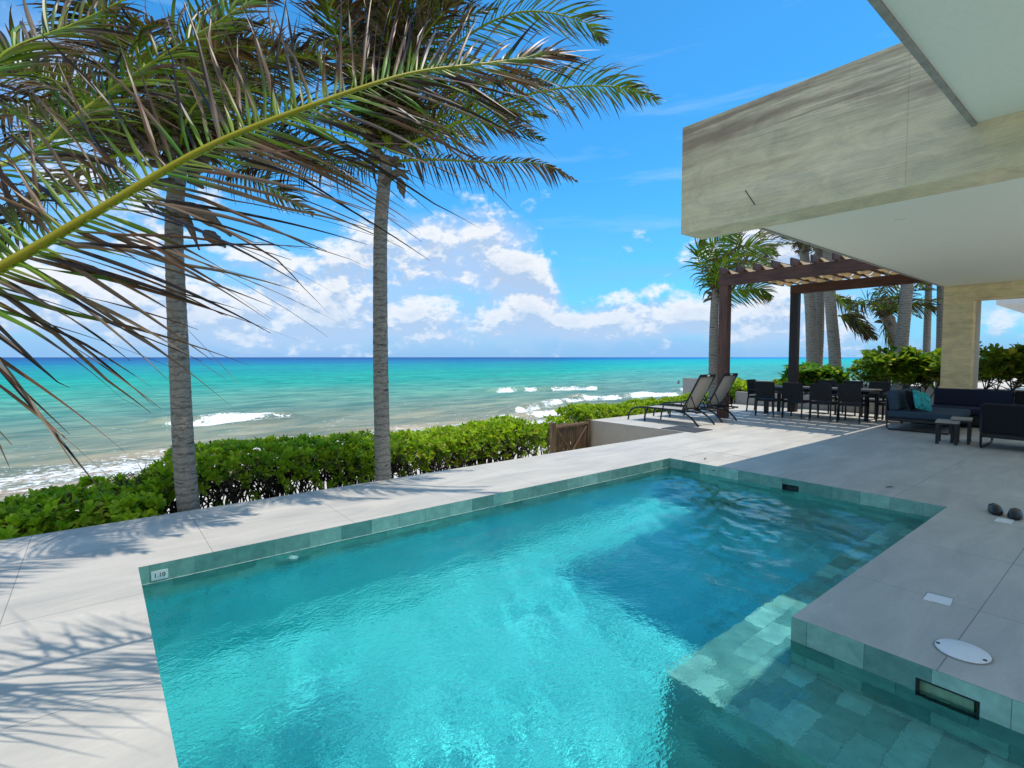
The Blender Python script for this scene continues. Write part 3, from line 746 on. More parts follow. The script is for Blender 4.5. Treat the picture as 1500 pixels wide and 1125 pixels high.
s.build('tabletop', MAT['tabletop'], tb, bevel=.003)
s = MB(); s.box(-hx + .05, hx - .05, -hy + .05, -hy + .08, .67, .744); s.box(-hx + .05, hx - .05, hy - .08, hy - .05, .67, .744)
s.box(-hx + .05, -hx + .08, -hy + .08, hy - .08, .67, .744); s.box(hx - .08, hx - .05, -hy + .08, hy - .08, .67, .744); s.build('apron', MAT['black'], tb)
for sx in (-1, 1):
    for sy in (-1, 1):
        s = MB(); s.box(sx * (hx - .09) - .04, sx * (hx - .09) + .04, sy * (hy - .09) - .04, sy * (hy - .09) + .04, 0, .67); s.build('leg', MAT['black'], tb, bevel=.005)

# ------------------------------------------------------------------ sun loungers
def lounger():
    t = thing('sun_lounger', 'x', 'sun lounger', group='sun loungers on the platform')
    W2 = .34
    # side rail profile along local y: head at y=0, foot at y=2.0
    prof = [(0.0, .34), (.35, .345), (.9, .345), (1.45, .35), (1.78, .33), (1.92, .27), (2.0, .17)]
    for s_ in (-1, 1):
        s = MB(); s.tube([(s_ * W2, y, z) for y, z in prof] + [(s_ * W2, 2.03, 0)], .021, 8); s.build('side_rail', MAT['black'], t)
        s = MB(); s.tube([(s_ * W2, .62, .33), (s_ * W2, .42, .30), (s_ * W2, .22, .20), (s_ * W2, .08, .07), (s_ * W2, .03, 0)], [.024, .024, .023, .022, .02], 8); s.build('leg', MAT['black'], t)
        s = MB(); s.tube([(s_ * W2, 1.42, .33), (s_ * W2, 1.50, .18), (s_ * W2, 1.52, 0)], .02, 8); s.build('leg', MAT['black'], t)
        s = MB(); s.tube([(s_ * (W2 + .02), .28, .33), (s_ * (W2 + .04), .34, .50), (s_ * (W2 + .04), .42, .545), (s_ * (W2 + .04), .86, .52), (s_ * (W2 + .04), .93, .48), (s_ * (W2 + .02), .98, .34)], .016, 8); s.build('armrest', MAT['black'], t)
    s = MB(); n_ = 16; vs = []
    for i in range(n_ + 1):
        y = .48 + (1.86 - .48) * i / n_; z = .352 if y < 1.5 else .352 - ((y - 1.5) / .36) ** 2 * .05
        for x in (-W2 + .02, 0, W2 - .02): vs.append((x, y, z - (.012 if x == 0 else 0)))
    s.add(vs, [(i * 3 + j, i * 3 + j + 1, i * 3 + j + 4, i * 3 + j + 3) for i in range(n_) for j in range(2)], True)
    o = s.build('seat_sling', MAT['sling'], t); o.modifiers.new('t', 'SOLIDIFY').thickness = .004
    a0, a1 = Vector((0, .46, .37)), Vector((0, .02, 1.17))
    s = MB(); vs = []
    for i in range(9):
        p = a0.lerp(a1, i / 8 * .97)
        for x in (-W2 + .045, 0, W2 - .045): vs.append((x, p.y - .02 * math.sin(PI * i / 8), p.z))
    s.add(vs, [(i * 3 + j, i * 3 + j + 1, i * 3 + j + 4, i * 3 + j + 3) for i in range(8) for j in range(2)], True)
    bo = s.build('backrest_sling', MAT['sling'], t); bo.modifiers.new('t', 'SOLIDIFY').thickness = .004
    s = MB()
    for s_ in (-1, 1): s.bar((s_ * (W2 - .03), a0.y, a0.z), (s_ * (W2 - .03), a1.y, a1.z), .035, .03, (0, 1, 0))
    s.bar((-W2 + .03, a1.y, a1.z), (W2 - .03, a1.y, a1.z), .03, .06); s.bar((-W2 + .03, a0.y, a0.z), (W2 - .03, a0.y, a0.z), .03, .03)
    s.build('backrest_frame', MAT['black'], t)
    s = MB(); s.bar((-.05, a1.y - .02, a1.z - .0), (.05, a1.y - .02, a1.z - .0), .008, .03); s.build('handle', MAT['white'], t)
    s = MB()
    for s_ in (-1, 1):
        m1 = a0.lerp(a1, .42); s.bar((s_ * (W2 - .06), m1.y, m1.z), (s_ * (W2 - .06), .10, .31), .014, .02)
    s.bar((-W2, .10, .31), (W2, .10, .31), .02, .02); s.bar((-W2, .60, .325), (W2, .60, .325), .02, .02); s.bar((-W2, 1.3, .33), (W2, 1.3, .33), .02, .02)
    s.build('support_bar', MAT['black'], t)
    return t
l0 = lounger(); l0.location = (11.02, 6.50, 0); l0['label'] = 'black framed sun lounger with raised grey sling back, nearer the platform edge'
l1 = copy_tree(l0, loc=(12.20, 6.58, 0)); l1['label'] = 'black framed sun lounger with raised grey sling back, right beside the pergola post'
mt = MB(); mt.box(9.82, 10.52, 6.08, 6.92, .002, .014)  # added thin sheet that makes the dark patch at the platform corner
tag(mt.build('dark_patch_sheet', mat_simple('dark_grey_sheet', (.05, .055, .065), .8, nscale=50), bevel=.004), 'thin dark grey sheet beside the lounger feet at the platform corner', 'mat')

# ------------------------------------------------------------------ sofas, cushions and coffee tables
def soft(name, parent, mat, x0, x1, y0, y1, z0, z1, M=None, bev=.045):
    s = MB(); s.box(x0, x1, y0, y1, z0, z1, M); return s.build(name, mat, parent, bevel=bev)
def sled(t, W_, D_, z=.27):
    for sx in (-1, 1):
        x = sx * (W_ / 2 - .03); s = MB()
        s.tube([(x, -D_ / 2 + .03, z), (x, -D_ / 2 + .03, .05), (x, -D_ / 2 + .07, .016), (x, D_ / 2 - .07, .016), (x, D_ / 2 - .03, .05), (x, D_ / 2 - .03, z)], .016, 8)
        s.build('sled_leg', MAT['black'], t)
    s = MB(); s.box(-W_ / 2, W_ / 2, -D_ / 2, D_ / 2, .20, .27); s.build('base_frame', MAT['black'], t, bevel=.006)
# slate sofa: its back to the dining table (local y+ is the back)
sa = thing('sofa', 'slate blue outdoor sofa on a black sled frame beside the dining table', 'sofa', (14.45, 3.18, 0), 0, 'outdoor sofas')
sled(sa, 1.75, 1.15); soft('seat_cushion', sa, MAT['slate'], -.87, .87, -.57, .57, .275, .43)
M1 = Matrix.Translation((0, .42, .43)) @ Matrix.Rotation(R(-8), 4, 'X')
soft('back_cushion', sa, MAT['slate'], -.86, .86, -.10, .10, 0, .44, M1); s = MB(); s.box(-.875, .875, .545, .575, .27, .72); s.build('back_panel', MAT['black'], sa)
# navy sofa at the back
sb = thing('sofa', 'long navy outdoor sofa in front of the travertine column', 'sofa', (15.95, 2.05, 0), 0, 'outdoor sofas')
s = MB(); s.box(-.5, .5, -1.45, 1.45, .06, .27); s.build('base_frame', MAT['black'], sb, bevel=.006)
for k in (0, 1):
    soft('seat_cushion', sb, MAT['navy'], -.5, .35, -1.44 + k * 1.45, -.01 + k * 1.45, .275, .43)
    M1 = Matrix.Translation((.34, 0, .40)) @ Matrix.Rotation(R(7), 4, 'Y')
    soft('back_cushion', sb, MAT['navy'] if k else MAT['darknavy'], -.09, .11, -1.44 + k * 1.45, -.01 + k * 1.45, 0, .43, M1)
# near sofa seen from behind
sc_ = thing('sofa', 'near black outdoor sofa at the right edge, seen from behind', 'sofa', (12.55, 1.05, 0), 0, 'outdoor sofas')
for y in (.86, -.86): s = MB(); s.tube([(-.50, y, .60), (-.50, y, .06), (-.44, y, .018), (.42, y, .018), (.5, y, .06), (.5, y, .25)], .018, 8); s.build('sled_leg', MAT['black'], sc_)
s = MB(); s.box(-.5, .5, -.88, .88, .20, .27); s.build('base_frame', MAT['black'], sc_, bevel=.006)
soft('back_cushion', sc_, MAT['darknavy'], -.52, -.28, -.89, .89, .26, .79); soft('seat_cushion', sc_, MAT['navy'], -.27, .5, -.88, .88, .275, .44)
# scatter cushions
def pillow(name, lb, mat, loc, rot, sz=.45, parent=None):
    s = MB(); n_ = 11; vs = []
    for side in (1, -1):
        for i in range(n_):
            for j in range(n_):
                u, v = i / (n_ - 1) * 2 - 1, j / (n_ - 1) * 2 - 1
                p = (1 - u ** 2) ** .5 * (1 - v ** 2) ** .5 if abs(u) < 1 and abs(v) < 1 else 0
                k = 1 - .07 * (1 - abs(u) * abs(v))
                vs.append((u * sz / 2 * k, side * .085 * p ** .8, v * sz / 2 * k))
    N2 = n_ * n_; fs = []
    for i in range(n_ - 1):
        for j in range(n_ - 1):
            a = i * n_ + j; fs.append((a, a + 1, a + n_ + 1, a + n_)); fs.append((N2 + a, N2 + a + n_, N2 + a + n_ + 1, N2 + a + 1))
    s.add(vs, fs, True); o = s.build(name, mat); o.location = loc; o.rotation_euler = rot; tag(o, lb, 'cushion', 'scatter cushions on the slate sofa')
pillow('scatter_cushion', 'turquoise patterned scatter cushion on the slate blue sofa', mat_simple('turquoise_print_fabric', (.03, .38, .38), .85, nscale=14, var=.75), (13.86, 3.17, .66), (R(-24), R(14), R(-28)))
pillow('scatter_cushion', 'dark blue scatter cushion behind the turquoise one', MAT['darknavy'], (13.95, 3.34, .66), (R(-16), 0, R(-14)), .44)
# coffee tables
def coffee(loc, w_, l_, h_, lb, rz):
    t = thing('coffee_table', lb, 'coffee table', loc, rz, 'coffee tables between the sofas')
    s = MB()
    for k in range(4): s.box(-w_ / 2 + k * w_ / 4 + .002, -w_ / 2 + (k + 1) * w_ / 4 - .002, -l_ / 2, l_ / 2, h_ - .03, h_)
    s.build('tabletop', MAT['coffee'], t, bevel=.002)
    s = MB(); s.box(-w_ / 2 + .01, w_ / 2 - .01, -l_ / 2 + .01, l_ / 2 - .01, h_ - .065, h_ - .032); s.build('apron', MAT['black'], t)
    for sx in (-1, 1):
        for sy in (-1, 1):
            s = MB(); x, y = sx * (w_ / 2 - .035), sy * (l_ / 2 - .035)
            s.box(x - .025, x + .025, y - .025, y + .025, 0, h_ - .066); s.build('leg', MAT['black'], t, bevel=.003)
    s = MB(); y = -l_ / 2 + .035
    s.tube([(-w_ / 2 + .05, y, .16), (-w_ / 2 + .12, y, .24), (w_ / 2 - .12, y, .24), (w_ / 2 - .05, y, .16)], .012, 8); s.build('stretcher', MAT['black'], t)
coffee((12.33, 2.42, 0), .50, .34, .42, 'small weathered plank coffee table standing nearer the pool', R(8))
coffee((12.62, 2.28, 0), .5, .30, .46, 'slightly taller plank coffee table tucked against the smaller one', R(8))

# ------------------------------------------------------------------ small things on the deck
def slipper(loc, rz, lb):
    t = thing('slipper', lb, 'slipper', loc, rz, 'pair of black slippers')
    s = MB(); n_ = 20
    out = [(.046 * math.cos(a) * (1 + .12 * math.sin(a)), .13 * math.sin(a)) for a in [2 * PI * k / n_ for k in range(n_)]]
    for z in (0, .024): pass
    vs = [(x, y, z) for z in (0, .026) for x, y in out]
    s.add(vs, [tuple(range(n_))[::-1], tuple(range(n_, 2 * n_))] + [(k, (k + 1) % n_, n_ + (k + 1) % n_, n_ + k) for k in range(n_)])
    s.build('sole', MAT['rubber'], t, bevel=.005)
    s = MB(); vs = []; a_n, b_n = 14, 16
    for j in range(b_n):
        y = -.03 + .162 * j / (b_n - 1); hh = .062 * max(0, 1 - (max(0, (y - .0)) / .133) ** 2.4) ** .5 + .004; wd_ = .051 * max(.02, 1 - (abs(y) / .134) ** 2.6) ** .5
        for i in range(a_n):
            a = PI * i / (a_n - 1); vs.append((wd_ * math.cos(a), y, .012 + hh * max(0, math.sin(a)) ** .8))
    s.add(vs, [(j * a_n + i, j * a_n + i + 1, (j + 1) * a_n + i + 1, (j + 1) * a_n + i) for j in range(b_n - 1) for i in range(a_n - 1)], True)
    o = s.build('upper', MAT['rubber'], t); o.modifiers.new('t', 'SOLIDIFY').thickness = .006
    s = MB(); s.tube([(-.047, -.05, .03), (-.035, -.085, .06), (0, -.105, .07), (.035, -.085, .06), (.047, -.05, .03)], .007, 6); s.build('heel_strap', MAT['rubber'], t)
p1 = atz(1458, 747, .03); p2 = atz(1487, 754, .03)
slipper((p1.x, p1.y, .002), R(106), 'left black rubber slipper, nearer the pool edge')
slipper((p2.x, p2.y, .002), R(96), 'right black rubber slipper, nearer the photo\'s edge')
def plate(name, lb, pts, mat, z=.006):
    s = MB(); P_ = [atz(x, y, z) for x, y in pts]
    s.add([(p.x, p.y, .0015) for p in P_] + [(p.x, p.y, z) for p in P_], [(0, 1, 2, 3), (4, 5, 6, 7), (0, 1, 5, 4), (1, 2, 6, 5), (2, 3, 7, 6), (3, 0, 4, 7)])
    return tag(s.build(name, mat), lb, 'drain cover', 'white covers set in the deck')
plate('drain_cover', 'small white rectangular cover beside the black slippers', [(1461, 758), (1486, 761), (1482, 767), (1456, 763)], MAT['white'])
plate('drain_cover', 'white rectangular cover between the pool corner and the round lid', [(1359, 868), (1396, 877), (1392, 887), (1352, 877)], MAT['white'])
f_ = [atz(x, y, 0) for x, y in ((1358, 866.5), (1398, 876.5), (1393, 888.5), (1350.5, 877.5))]
s = MB(); s.add([(p.x, p.y, .001) for p in f_], [(0, 1, 2, 3)]); tag(s.build('drain_slot', MAT['edge']), 'thin dark slot framing the white rectangular cover', 'drain slot')
c_ = atz(1410, 954.5, 0)
lid = thing('skimmer_lid', 'round white skimmer lid with two dark finger holes on the shaded deck', 'lid', (c_.x, c_.y, 0))
s = MB(); s.tube([(0, 0, .001), (0, 0, .008)], .117, 48); s.build('lid_disc', MAT['white'], lid, bevel=.002)
s = MB()
n_ = 40; vs = []
for k in range(n_):
    a = 2 * PI * k / n_
    for r_ in (.119, .126): vs.append((r_ * math.cos(a), r_ * math.sin(a), .0035))
s.add(vs, [(2 * k, 2 * k + 1, (2 * k + 3) % (2 * n_), (2 * k + 2) % (2 * n_)) for k in range(n_)]); s.build('rim', MAT['edge'], lid)
for px, py in ((1374, 941.5), (1443, 967)):
    q_ = atz(px, py, .009); q_ = q_ - Vector((c_.x, c_.y, 0)); s = MB(); s.box(q_.x - .010, q_.x + .010, q_.y - .008, q_.y + .008, .0082, .0095); s.build('finger_hole', MAT['black'], lid)
# tile hatch outlined in the sunlit deck
hp = [atz(x, y, 0) for x, y in ((1000, 670), (1041, 661.5), (1106, 671.5))]
s = MB()
for a, b in ((hp[0], hp[1]), (hp[1], hp[2])): s.bar((a.x, a.y, .0012), (b.x, b.y, .0012), .014, .002)
tag(s.build('access_hatch', MAT['edge']), 'thin dark outline of a tiled hatch in the sunlit deck by the pool corner', 'hatch')
for (px, py, a, lb) in ((1303, 714, .4, 'dry brown leaf lying on the shaded deck right of the pool'), (1033, 672.5, 1.2, 'curled dry leaf lying on the sunlit hatch')):
    q_ = atz(px, py, .0); s = MB(); L_ = .07
    vs = [(-L_, 0, .004), (-L_ * .3, .014, .012), (-L_ * .3, -.014, .010), (L_ * .5, .012, .016), (L_ * .5, -.012, .012), (L_, 0, .006)]
    s.add(vs, [(0, 2, 1), (1, 2, 4, 3), (3, 4, 5)]); o = s.build('dry_leaf', MAT['husk']); o.location = (q_.x, q_.y, 0); o.rotation_euler = (0, 0, a - .9); tag(o, lb, 'leaf', 'dry leaves on the deck')

# ------------------------------------------------------------------ gate
GY = 8.98; ga = aty(808, 640, GY); gb = aty(862, 640, GY)
gt = thing('garden_gate', 'brown stick gate with diagonal braces between the hedge and the platform wall', 'gate', (ga.x, GY, -1.15))
GW = gb.x - ga.x; GH = 1.16
s = MB(); s.box(-.02, .10, -.05, .05, 0, GH + .03); s.build('post', MAT['gatewood'], gt, bevel=.006)
s = MB(); s.box(GW - .06, GW + .03, -.04, .04, 0, GH + .02); s.build('post', MAT['gatewood'], gt, bevel=.006)
rr_ = random.Random(2); s = MB(); x = .13
while x < GW - .08:
    w_ = rr_.uniform(.022, .04); tp = GH - .02 + rr_.uniform(-.035, .02)
    s.tube([(x, rr_.uniform(-.008, .008), .03), (x + rr_.uniform(-.006, .006), 0, .6), (x + rr_.uniform(-.01, .01), 0, tp)], w_ / 2, 6); x += w_ + rr_.uniform(.004, .02)
s.build('stick_panel', MAT['gatewood'], gt)
RW_ = mat_wood('pale_rail_wood', (.16, .09, .06), (.32, .2, .13), 0)
s = MB(); s.bar((.10, -.035, GH - .09), (GW - .05, -.035, GH - .06), .03, .05); s.build('rail', RW_, gt)
s = MB(); s.bar((.10, -.035, .10), (GW - .05, -.035, .10), .03, .05); s.build('rail', RW_, gt)
s = MB(); s.bar((.16, -.06, GH - .18), (GW * .48, -.06, .42), .02, .035); s.build('brace', MAT['gatewood'], gt)
s = MB(); s.bar((GW - .14, -.06, GH - .14), (GW * .34, -.06, .22), .02, .035); s.build('brace', RW_, gt)

# ------------------------------------------------------------------ swimmers
def person(px, py, lb, arm):
    p = atz(px, py, SEA)
    t = bpy.data.meshes.new('person')
    J = [((0, 0, -.35), .15), ((0, 0, -.1), .14), ((0, 0, .12), .17), ((0, 0, .26), .07), ((0, 0, .32), .07), ((0, .01, .41), .095), ((0, .01, .50), .07),
         ((-.18, 0, .18), .06), ((-.34, .05, .06 + arm), .045), ((-.42, .15, .16 + arm * 1.7), .035), ((.18, 0, .18), .06), ((.33, .06, .02), .045), ((.40, .2, -.05), .035)]
    E_ = [(0, 1), (1, 2), (2, 3), (3, 4), (4, 5), (5, 6), (2, 7), (7, 8), (8, 9), (2, 10), (10, 11), (11, 12)]
    t.from_pydata([j[0] for j in J], E_, []); t.materials.append(mat_simple('sunlit_skin', (.30, .16, .10), .5))
    o = bpy.data.objects.new('person', t); COL.objects.link(o); o.location = (p.x, p.y, SEA + .1); o.rotation_euler = (0, 0, 1.0 + arm * 3)
    sm = o.modifiers.new('skin', 'SKIN'); sm.use_smooth_shade = True
    for i, j in enumerate(J): t.skin_vertices[0].data[i].radius = (j[1], j[1])
    t.skin_vertices[0].data[0].use_root = True; o.modifiers.new('s', 'SUBSURF').render_levels = 1
    tag(o, lb, 'person', 'bathers in the sea')
    h_ = MB(); h_.tube([(0, 0, .34), (0, -.02, .42), (0, -.01, .50), (0, 0, .545)], [.07, .112, .105, .04], 10); h_.build('hair', MAT['rubber'], o)
person(994, 562.5, 'person standing chest deep in the sea, left of the two bathers', .12)
person(1004, 565.5, 'person low in the sea, the right one of the two bathers', 0)

# ------------------------------------------------------------------ shrubs and hedges
def rosettes(name, pts, nrm, L, Wd, nleaf, c0, c1, parent=None, seed=1, tilt=(35, 80), jitter=.25):
    """leaf rosettes at pts facing nrm, every leaf a small folded blade"""
    rs = np.random.RandomState(seed); N = len(pts); k = nleaf; M = N * k
    P_ = np.repeat(pts, k, 0); n_ = np.repeat(nrm, k, 0)
    ref = np.where(np.abs(n_[:, 2:3]) > .9, np.array([[1., 0, 0]]), np.array([[0, 0, 1.]]))
    u = np.cross(n_, ref); u /= np.linalg.norm(u, axis=1, keepdims=True); v = np.cross(n_, u)
    a = (np.tile(np.arange(k), N) * 2.4 + np.repeat(rs.rand(N) * 6.28, k))[:, None] + rs.normal(0, .2, (M, 1))
    tl = np.radians(rs.uniform(tilt[0], tilt[1], (M, 1)))
    dr = (u * np.cos(a) + v * np.sin(a)) * np.sin(tl) + n_ * np.cos(tl)
    sd_ = np.cross(dr, n_); sd_ /= np.linalg.norm(sd_, axis=1, keepdims=True) + 1e-9
    upn = np.cross(sd_, dr)
    Ls = L * rs.uniform(.7, 1.2, (M, 1)); Ws = Wd * rs.uniform(.8, 1.15, (M, 1))
    base = P_ + dr * Ls * .08
    cv = upn * Ls * -rs.uniform(.05, .22, (M, 1))
    v0 = base; m0 = base + dr * Ls * .62; m1 = m0
    l1 = base + dr * Ls * .38 + sd_ * Ws * .33 + upn * Ws * .12; r1 = base + dr * Ls * .38 - sd_ * Ws * .33 + upn * Ws * .12
    l2 = base + dr * Ls * .74 + sd_ * Ws * .5 + upn * Ws * .14 + cv * .4; r2 = base + dr * Ls * .74 - sd_ * Ws * .5 + upn * Ws * .14 + cv * .4
    mid1 = base + dr * Ls * .38; mid2 = base + dr * Ls * .74 + cv * .4
    tip = base + dr * Ls + cv
    V = np.stack([v0, l1, mid1, r1, l2, mid2, r2, tip], 1).reshape(-1, 3)
    o = np.arange(M)[:, None] * 8
    Q = np.concatenate([o + [1, 2, 5, 4], o + [2, 3, 6, 5]]); T = np.concatenate([o + [0, 2, 1], o + [0, 3, 2], o + [4, 5, 7], o + [5, 6, 7]])
    mixv = np.clip(np.repeat(rs.rand(N, 1), k, 0) * .65 + rs.rand(M, 1) * .45, 0, 1)
    c = np.array(c0) * (1 - mixv) + np.array(c1) * mixv; yel = (rs.rand(M, 1) < .05); c = np.where(yel, np.array([[.50, .46, .06]]), c); c = np.where(rs.rand(M, 1) < .03, np.array([[.13, .07, .03]]), c)
    c = np.repeat(c, 8, 0)
    return np_mesh(name, V, Q, MAT['leafbush'], parent, col=c, T=T)
def twigs(name, segs, parent, seed=1, mat=None):
    s = MB()
    for a, b, r in segs: s.tube([a, (Vector(a) + Vector(b)) / 2 + Vector((random.uniform(-.03, .03), random.uniform(-.03, .03), 0)), b], [r, r * .8, r * .55], 5, cap=False)
    return s.build(name, mat or MAT['twig'], parent)
G0, G1 = (.035, .13, .010), (.13, .30, .022)
def hedge(name, lb, x0, x1, y0, y1, z0, ztop, topf, dens, seed, L=.085, Wd=.045, leafy_low=.45, cat='hedge', c0=G0, c1=G1, group=None):
    rs = np.random.RandomState(seed); t = thing(name, lb, cat, ((x0 + x1) / 2, (y0 + y1) / 2, z0), 0, group)
    area = (x1 - x0) * (y1 - y0); H = ztop - z0
    pts = []; nr = []
    def tz(x, y): return ztop + topf(x, y)
    n1 = int(area * dens)
    x = rs.uniform(x0, x1, n1); y = rs.uniform(y0, y1, n1)
    bumpy = (fbm(x * 2.2 + seed, y * 2.2, 3) - .5) * .16
    eb = np.minimum.reduce([x - x0, x1 - x, y - y0, y1 - y]); rd = np.clip(eb / .28, 0, 1); rd = np.sqrt(1 - (1 - rd) ** 2)
    z = tz(x, y) + bumpy - (1 - rd) * .22 - rs.rand(n1) ** 2 * .22
    P1 = np.stack([x, y, z], 1)
    N1 = np.stack([rs.normal(0, .35, n1), rs.normal(0, .35, n1), np.ones(n1)], 1)
    per = 2 * (x1 - x0 + y1 - y0); n2 = int(per * H * dens * 1.0)
    s_ = rs.rand(n2) * per; A, B = x1 - x0, y1 - y0
    px_ = np.where(s_ < A, x0 + s_, np.where(s_ < A + B, x1, np.where(s_ < 2 * A + B, x1 - (s_ - A - B), x0)))
    py_ = np.where(s_ < A, y0, np.where(s_ < A + B, y0 + s_ - A, np.where(s_ < 2 * A + B, y1, y1 - (s_ - 2 * A - B))))
    nx_ = np.where(s_ < A, 0, np.where(s_ < A + B, 1, np.where(s_ < 2 * A + B, 0, -1))); ny_ = np.where(s_ < A, -1, np.where(s_ < A + B, 0, np.where(s_ < 2 * A + B, 1, 0)))
    fz = rs.rand(n2); keep = rs.rand(n2) < np.clip((fz - leafy_low * (.55 + .9 * fbm(s_ * 1.3, fz * 2, 3))) * 3.5, .07, 1)
    ins = rs.rand(n2) ** 1.5 * .22
    zz = z0 + fz * (tz(px_, py_) - z0 - .05)
    P2 = np.stack([px_ - nx_ * ins + rs.normal(0, .03, n2), py_ - ny_ * ins + rs.normal(0, .04, n2) + 0 * (fbm(s_ * 2, fz * 2, 2) - .5) * .15, zz], 1)[keep]
    N2 = np.stack([nx_ + rs.normal(0, .4, n2), ny_ + rs.normal(0, .4, n2), np.full(n2, .75)], 1)[keep]
    P_ = np.concatenate([P1, P2]); N_ = np.concatenate([N1, N2]); N_ /= np.linalg.norm(N_, axis=1, keepdims=True)
    P_ = P_ - np.array([(x0 + x1) / 2, (y0 + y1) / 2, z0])
    rosettes('foliage', P_, N_, L, Wd, 9, c0, c1, t, seed, tilt=(22, 72))
    random.seed(seed); segs = []
    cx_, cy_ = (x0 + x1) / 2, (y0 + y1) / 2
    for i in range(int(area * 75)):
        bx, by = random.uniform(x0 + .1, x1 - .1) - cx_, random.uniform(y0 + .1, y1 - .1) - cy_
        b = Vector((bx, by, -.05)); m1 = b + Vector((random.uniform(-.15, .15), random.uniform(-.15, .15), H * .45)); segs.append((b, m1, .014))
        for k in range(3):
            e_ = m1 + Vector((random.uniform(-.25, .25), random.uniform(-.25, .25), H * random.uniform(.12, .36))); segs.append((m1, e_, .008))
            for q in range(2): segs.append((e_, e_ + Vector((random.uniform(-.15, .15), random.uniform(-.15, .15), random.uniform(.02, .15))), .005))
    twigs('branch', segs, t); return t
GT0, GT1 = (.08, .22, .010), (.46, .62, .03)
hedge('hedge', 'long clipped green hedge with bare lower stems along the pool terrace', 0.30, 6.15, 6.80, 7.9, -.55, .44, lambda x, y: .05 * np.sin(x * 1.1) - .42 * np.clip((.75 - x) / .6, 0, 1) - .04, 210, 4, L=.085, Wd=.036, leafy_low=.44, c0=GT0, c1=GT1)
hedge('shrub', 'low rounded green shrub at the left end of the terrace edge', -3.4, .42, 6.42, 7.75, -.55, -.02, lambda x, y: .05 * np.sin(x * 3 + y) + .16 * np.clip((x + 2.2) / 2, 0, 1) - .02, 190, 8, L=.10, Wd=.05, leafy_low=.1, cat='shrub', c0=GT0, c1=GT1)
hedge('hedge', 'low bright green hedge behind the sun lounger platform', 9.75, 16.6, 9.12, 10.2, -.9, .22, lambda x, y: .04 * np.sin(x * 2) + .12 * np.clip((x - 13) / 3, 0, 1), 150, 11, leafy_low=.2, c0=GT0, c1=GT1)
hedge('shrub', 'small green shrub just beyond the stick gate', 8.75, 9.72, 9.25, 10.1, -1.1, -.02, lambda x, y: .05 * np.sin(x * 5), 100, 12, leafy_low=.2, cat='shrub', c0=GT0, c1=GT1)
hedge('shrub', 'tiny green plant at the foot of the beige retaining wall', 7.9, 8.9, 7.6, 8.0, -1.1, -.42, lambda x, y: -.1 * np.abs(x - 8.4), 60, 13, leafy_low=.1, cat='shrub', c0=GT0, c1=GT1)
hedge('shrub', 'leafy green shrub behind the low wall between the posts', 17.3, 18.3, 7.5, 9.9, -.1, .72, lambda x, y: .14 * np.sin(y * 2.6 + 1), 60, 14, leafy_low=.1, cat='shrub', L=.13, Wd=.07, c0=GT0, c1=GT1)

def seagrape(lb, cx_, cy_, rx, ry, z0, z1, n, seed, low=.35, yel=0.):
    """open bushy shrub: forked stems ending in rosettes of broad leaves"""
    t = thing('shrub', lb, 'shrub', (cx_, cy_, z0), 0, 'broad leaved shrubs behind the low wall'); random.seed(seed); segs = []; pts = []; nr = []
    H = z1 - z0
    for i in range(n):
        b = Vector((random.uniform(-rx, rx) * .7, random.uniform(-ry, ry) * .7, 0)); d_ = Vector((random.uniform(-.5, .5), random.uniform(-.5, .5), 1))
        m1 = b + d_ * H * .4; segs.append((b, m1, .025))
        for k in range(4):
            e_ = m1 + Vector((random.uniform(-.6, .6) * rx * .6, random.uniform(-.6, .6) * ry * .5, H * random.uniform(.05, .5))); segs.append((m1, e_, .014))
            for q in range(4):
                f__ = e_ + Vector((random.uniform(-.3, .3), random.uniform(-.3, .3), random.uniform(-.05, .25))); segs.append((e_, f__, .008))
                if f__.z > H * low or random.random() < .25:
                    for u_ in range(3):
                        pts.append(f__ + Vector((random.uniform(-.1, .1), random.uniform(-.1, .1), random.uniform(-.06, .1)))); nr.append(Vector((random.uniform(-.7, .7), random.uniform(-.7, .7), 1)).normalized())
    twigs('branch', segs, t)
    c1 = (.15 + yel * .2, .32 + yel * .06, .03); rosettes('foliage', np.array(pts), np.array(nr), .21, .12, 7, (.035, .13, .012), c1, t, seed, tilt=(30, 85))
seagrape('open green shrub with broad leaves between the palm trunks and the column', 18.4, 6.9, 1.0, 1.0, -.1, 1.15, 6, 21)
seagrape('tall yellow green broad leaved shrub just left of the travertine column', 18.6, 4.9, 1.1, 1.1, -.1, 1.75, 12, 22, low=.45, yel=.4)
seagrape('yellow green broad leaved shrub seen through the opening right of the column', 19.6, 2.6, 1.0, 1.4, -.1, 1.85, 12, 23, low=.55, yel=.8)
seagrape('broad leaved shrub at the far right edge behind the sofas', 20.2, .9, 1.0, 1.0, -.1, 1.85, 9, 24, low=.55, yel=.6)
# pale driftwood-like roots and stones by the wall
s = MB(); random.seed(5)
for i in range(22):
    a = Vector((19 + random.uniform(-.4, 1.6), random.uniform(.2, 3), random.uniform(-.1, .4))); b = a + Vector((random.uniform(-.5, .5), random.uniform(-1.0, 1.0), random.uniform(-.1, .7)))
    s.tube([a, (a + b) / 2 + Vector((0, 0, random.uniform(0, .25))), b], [.03, .024, .014], 6)
tag(s.build('dead_branches', mat_simple('pale_dead_wood', (.34, .28, .21), .9, nscale=10, var=.3)), 'tangle of pale dead branches under the shrubs right of the column', 'branches')

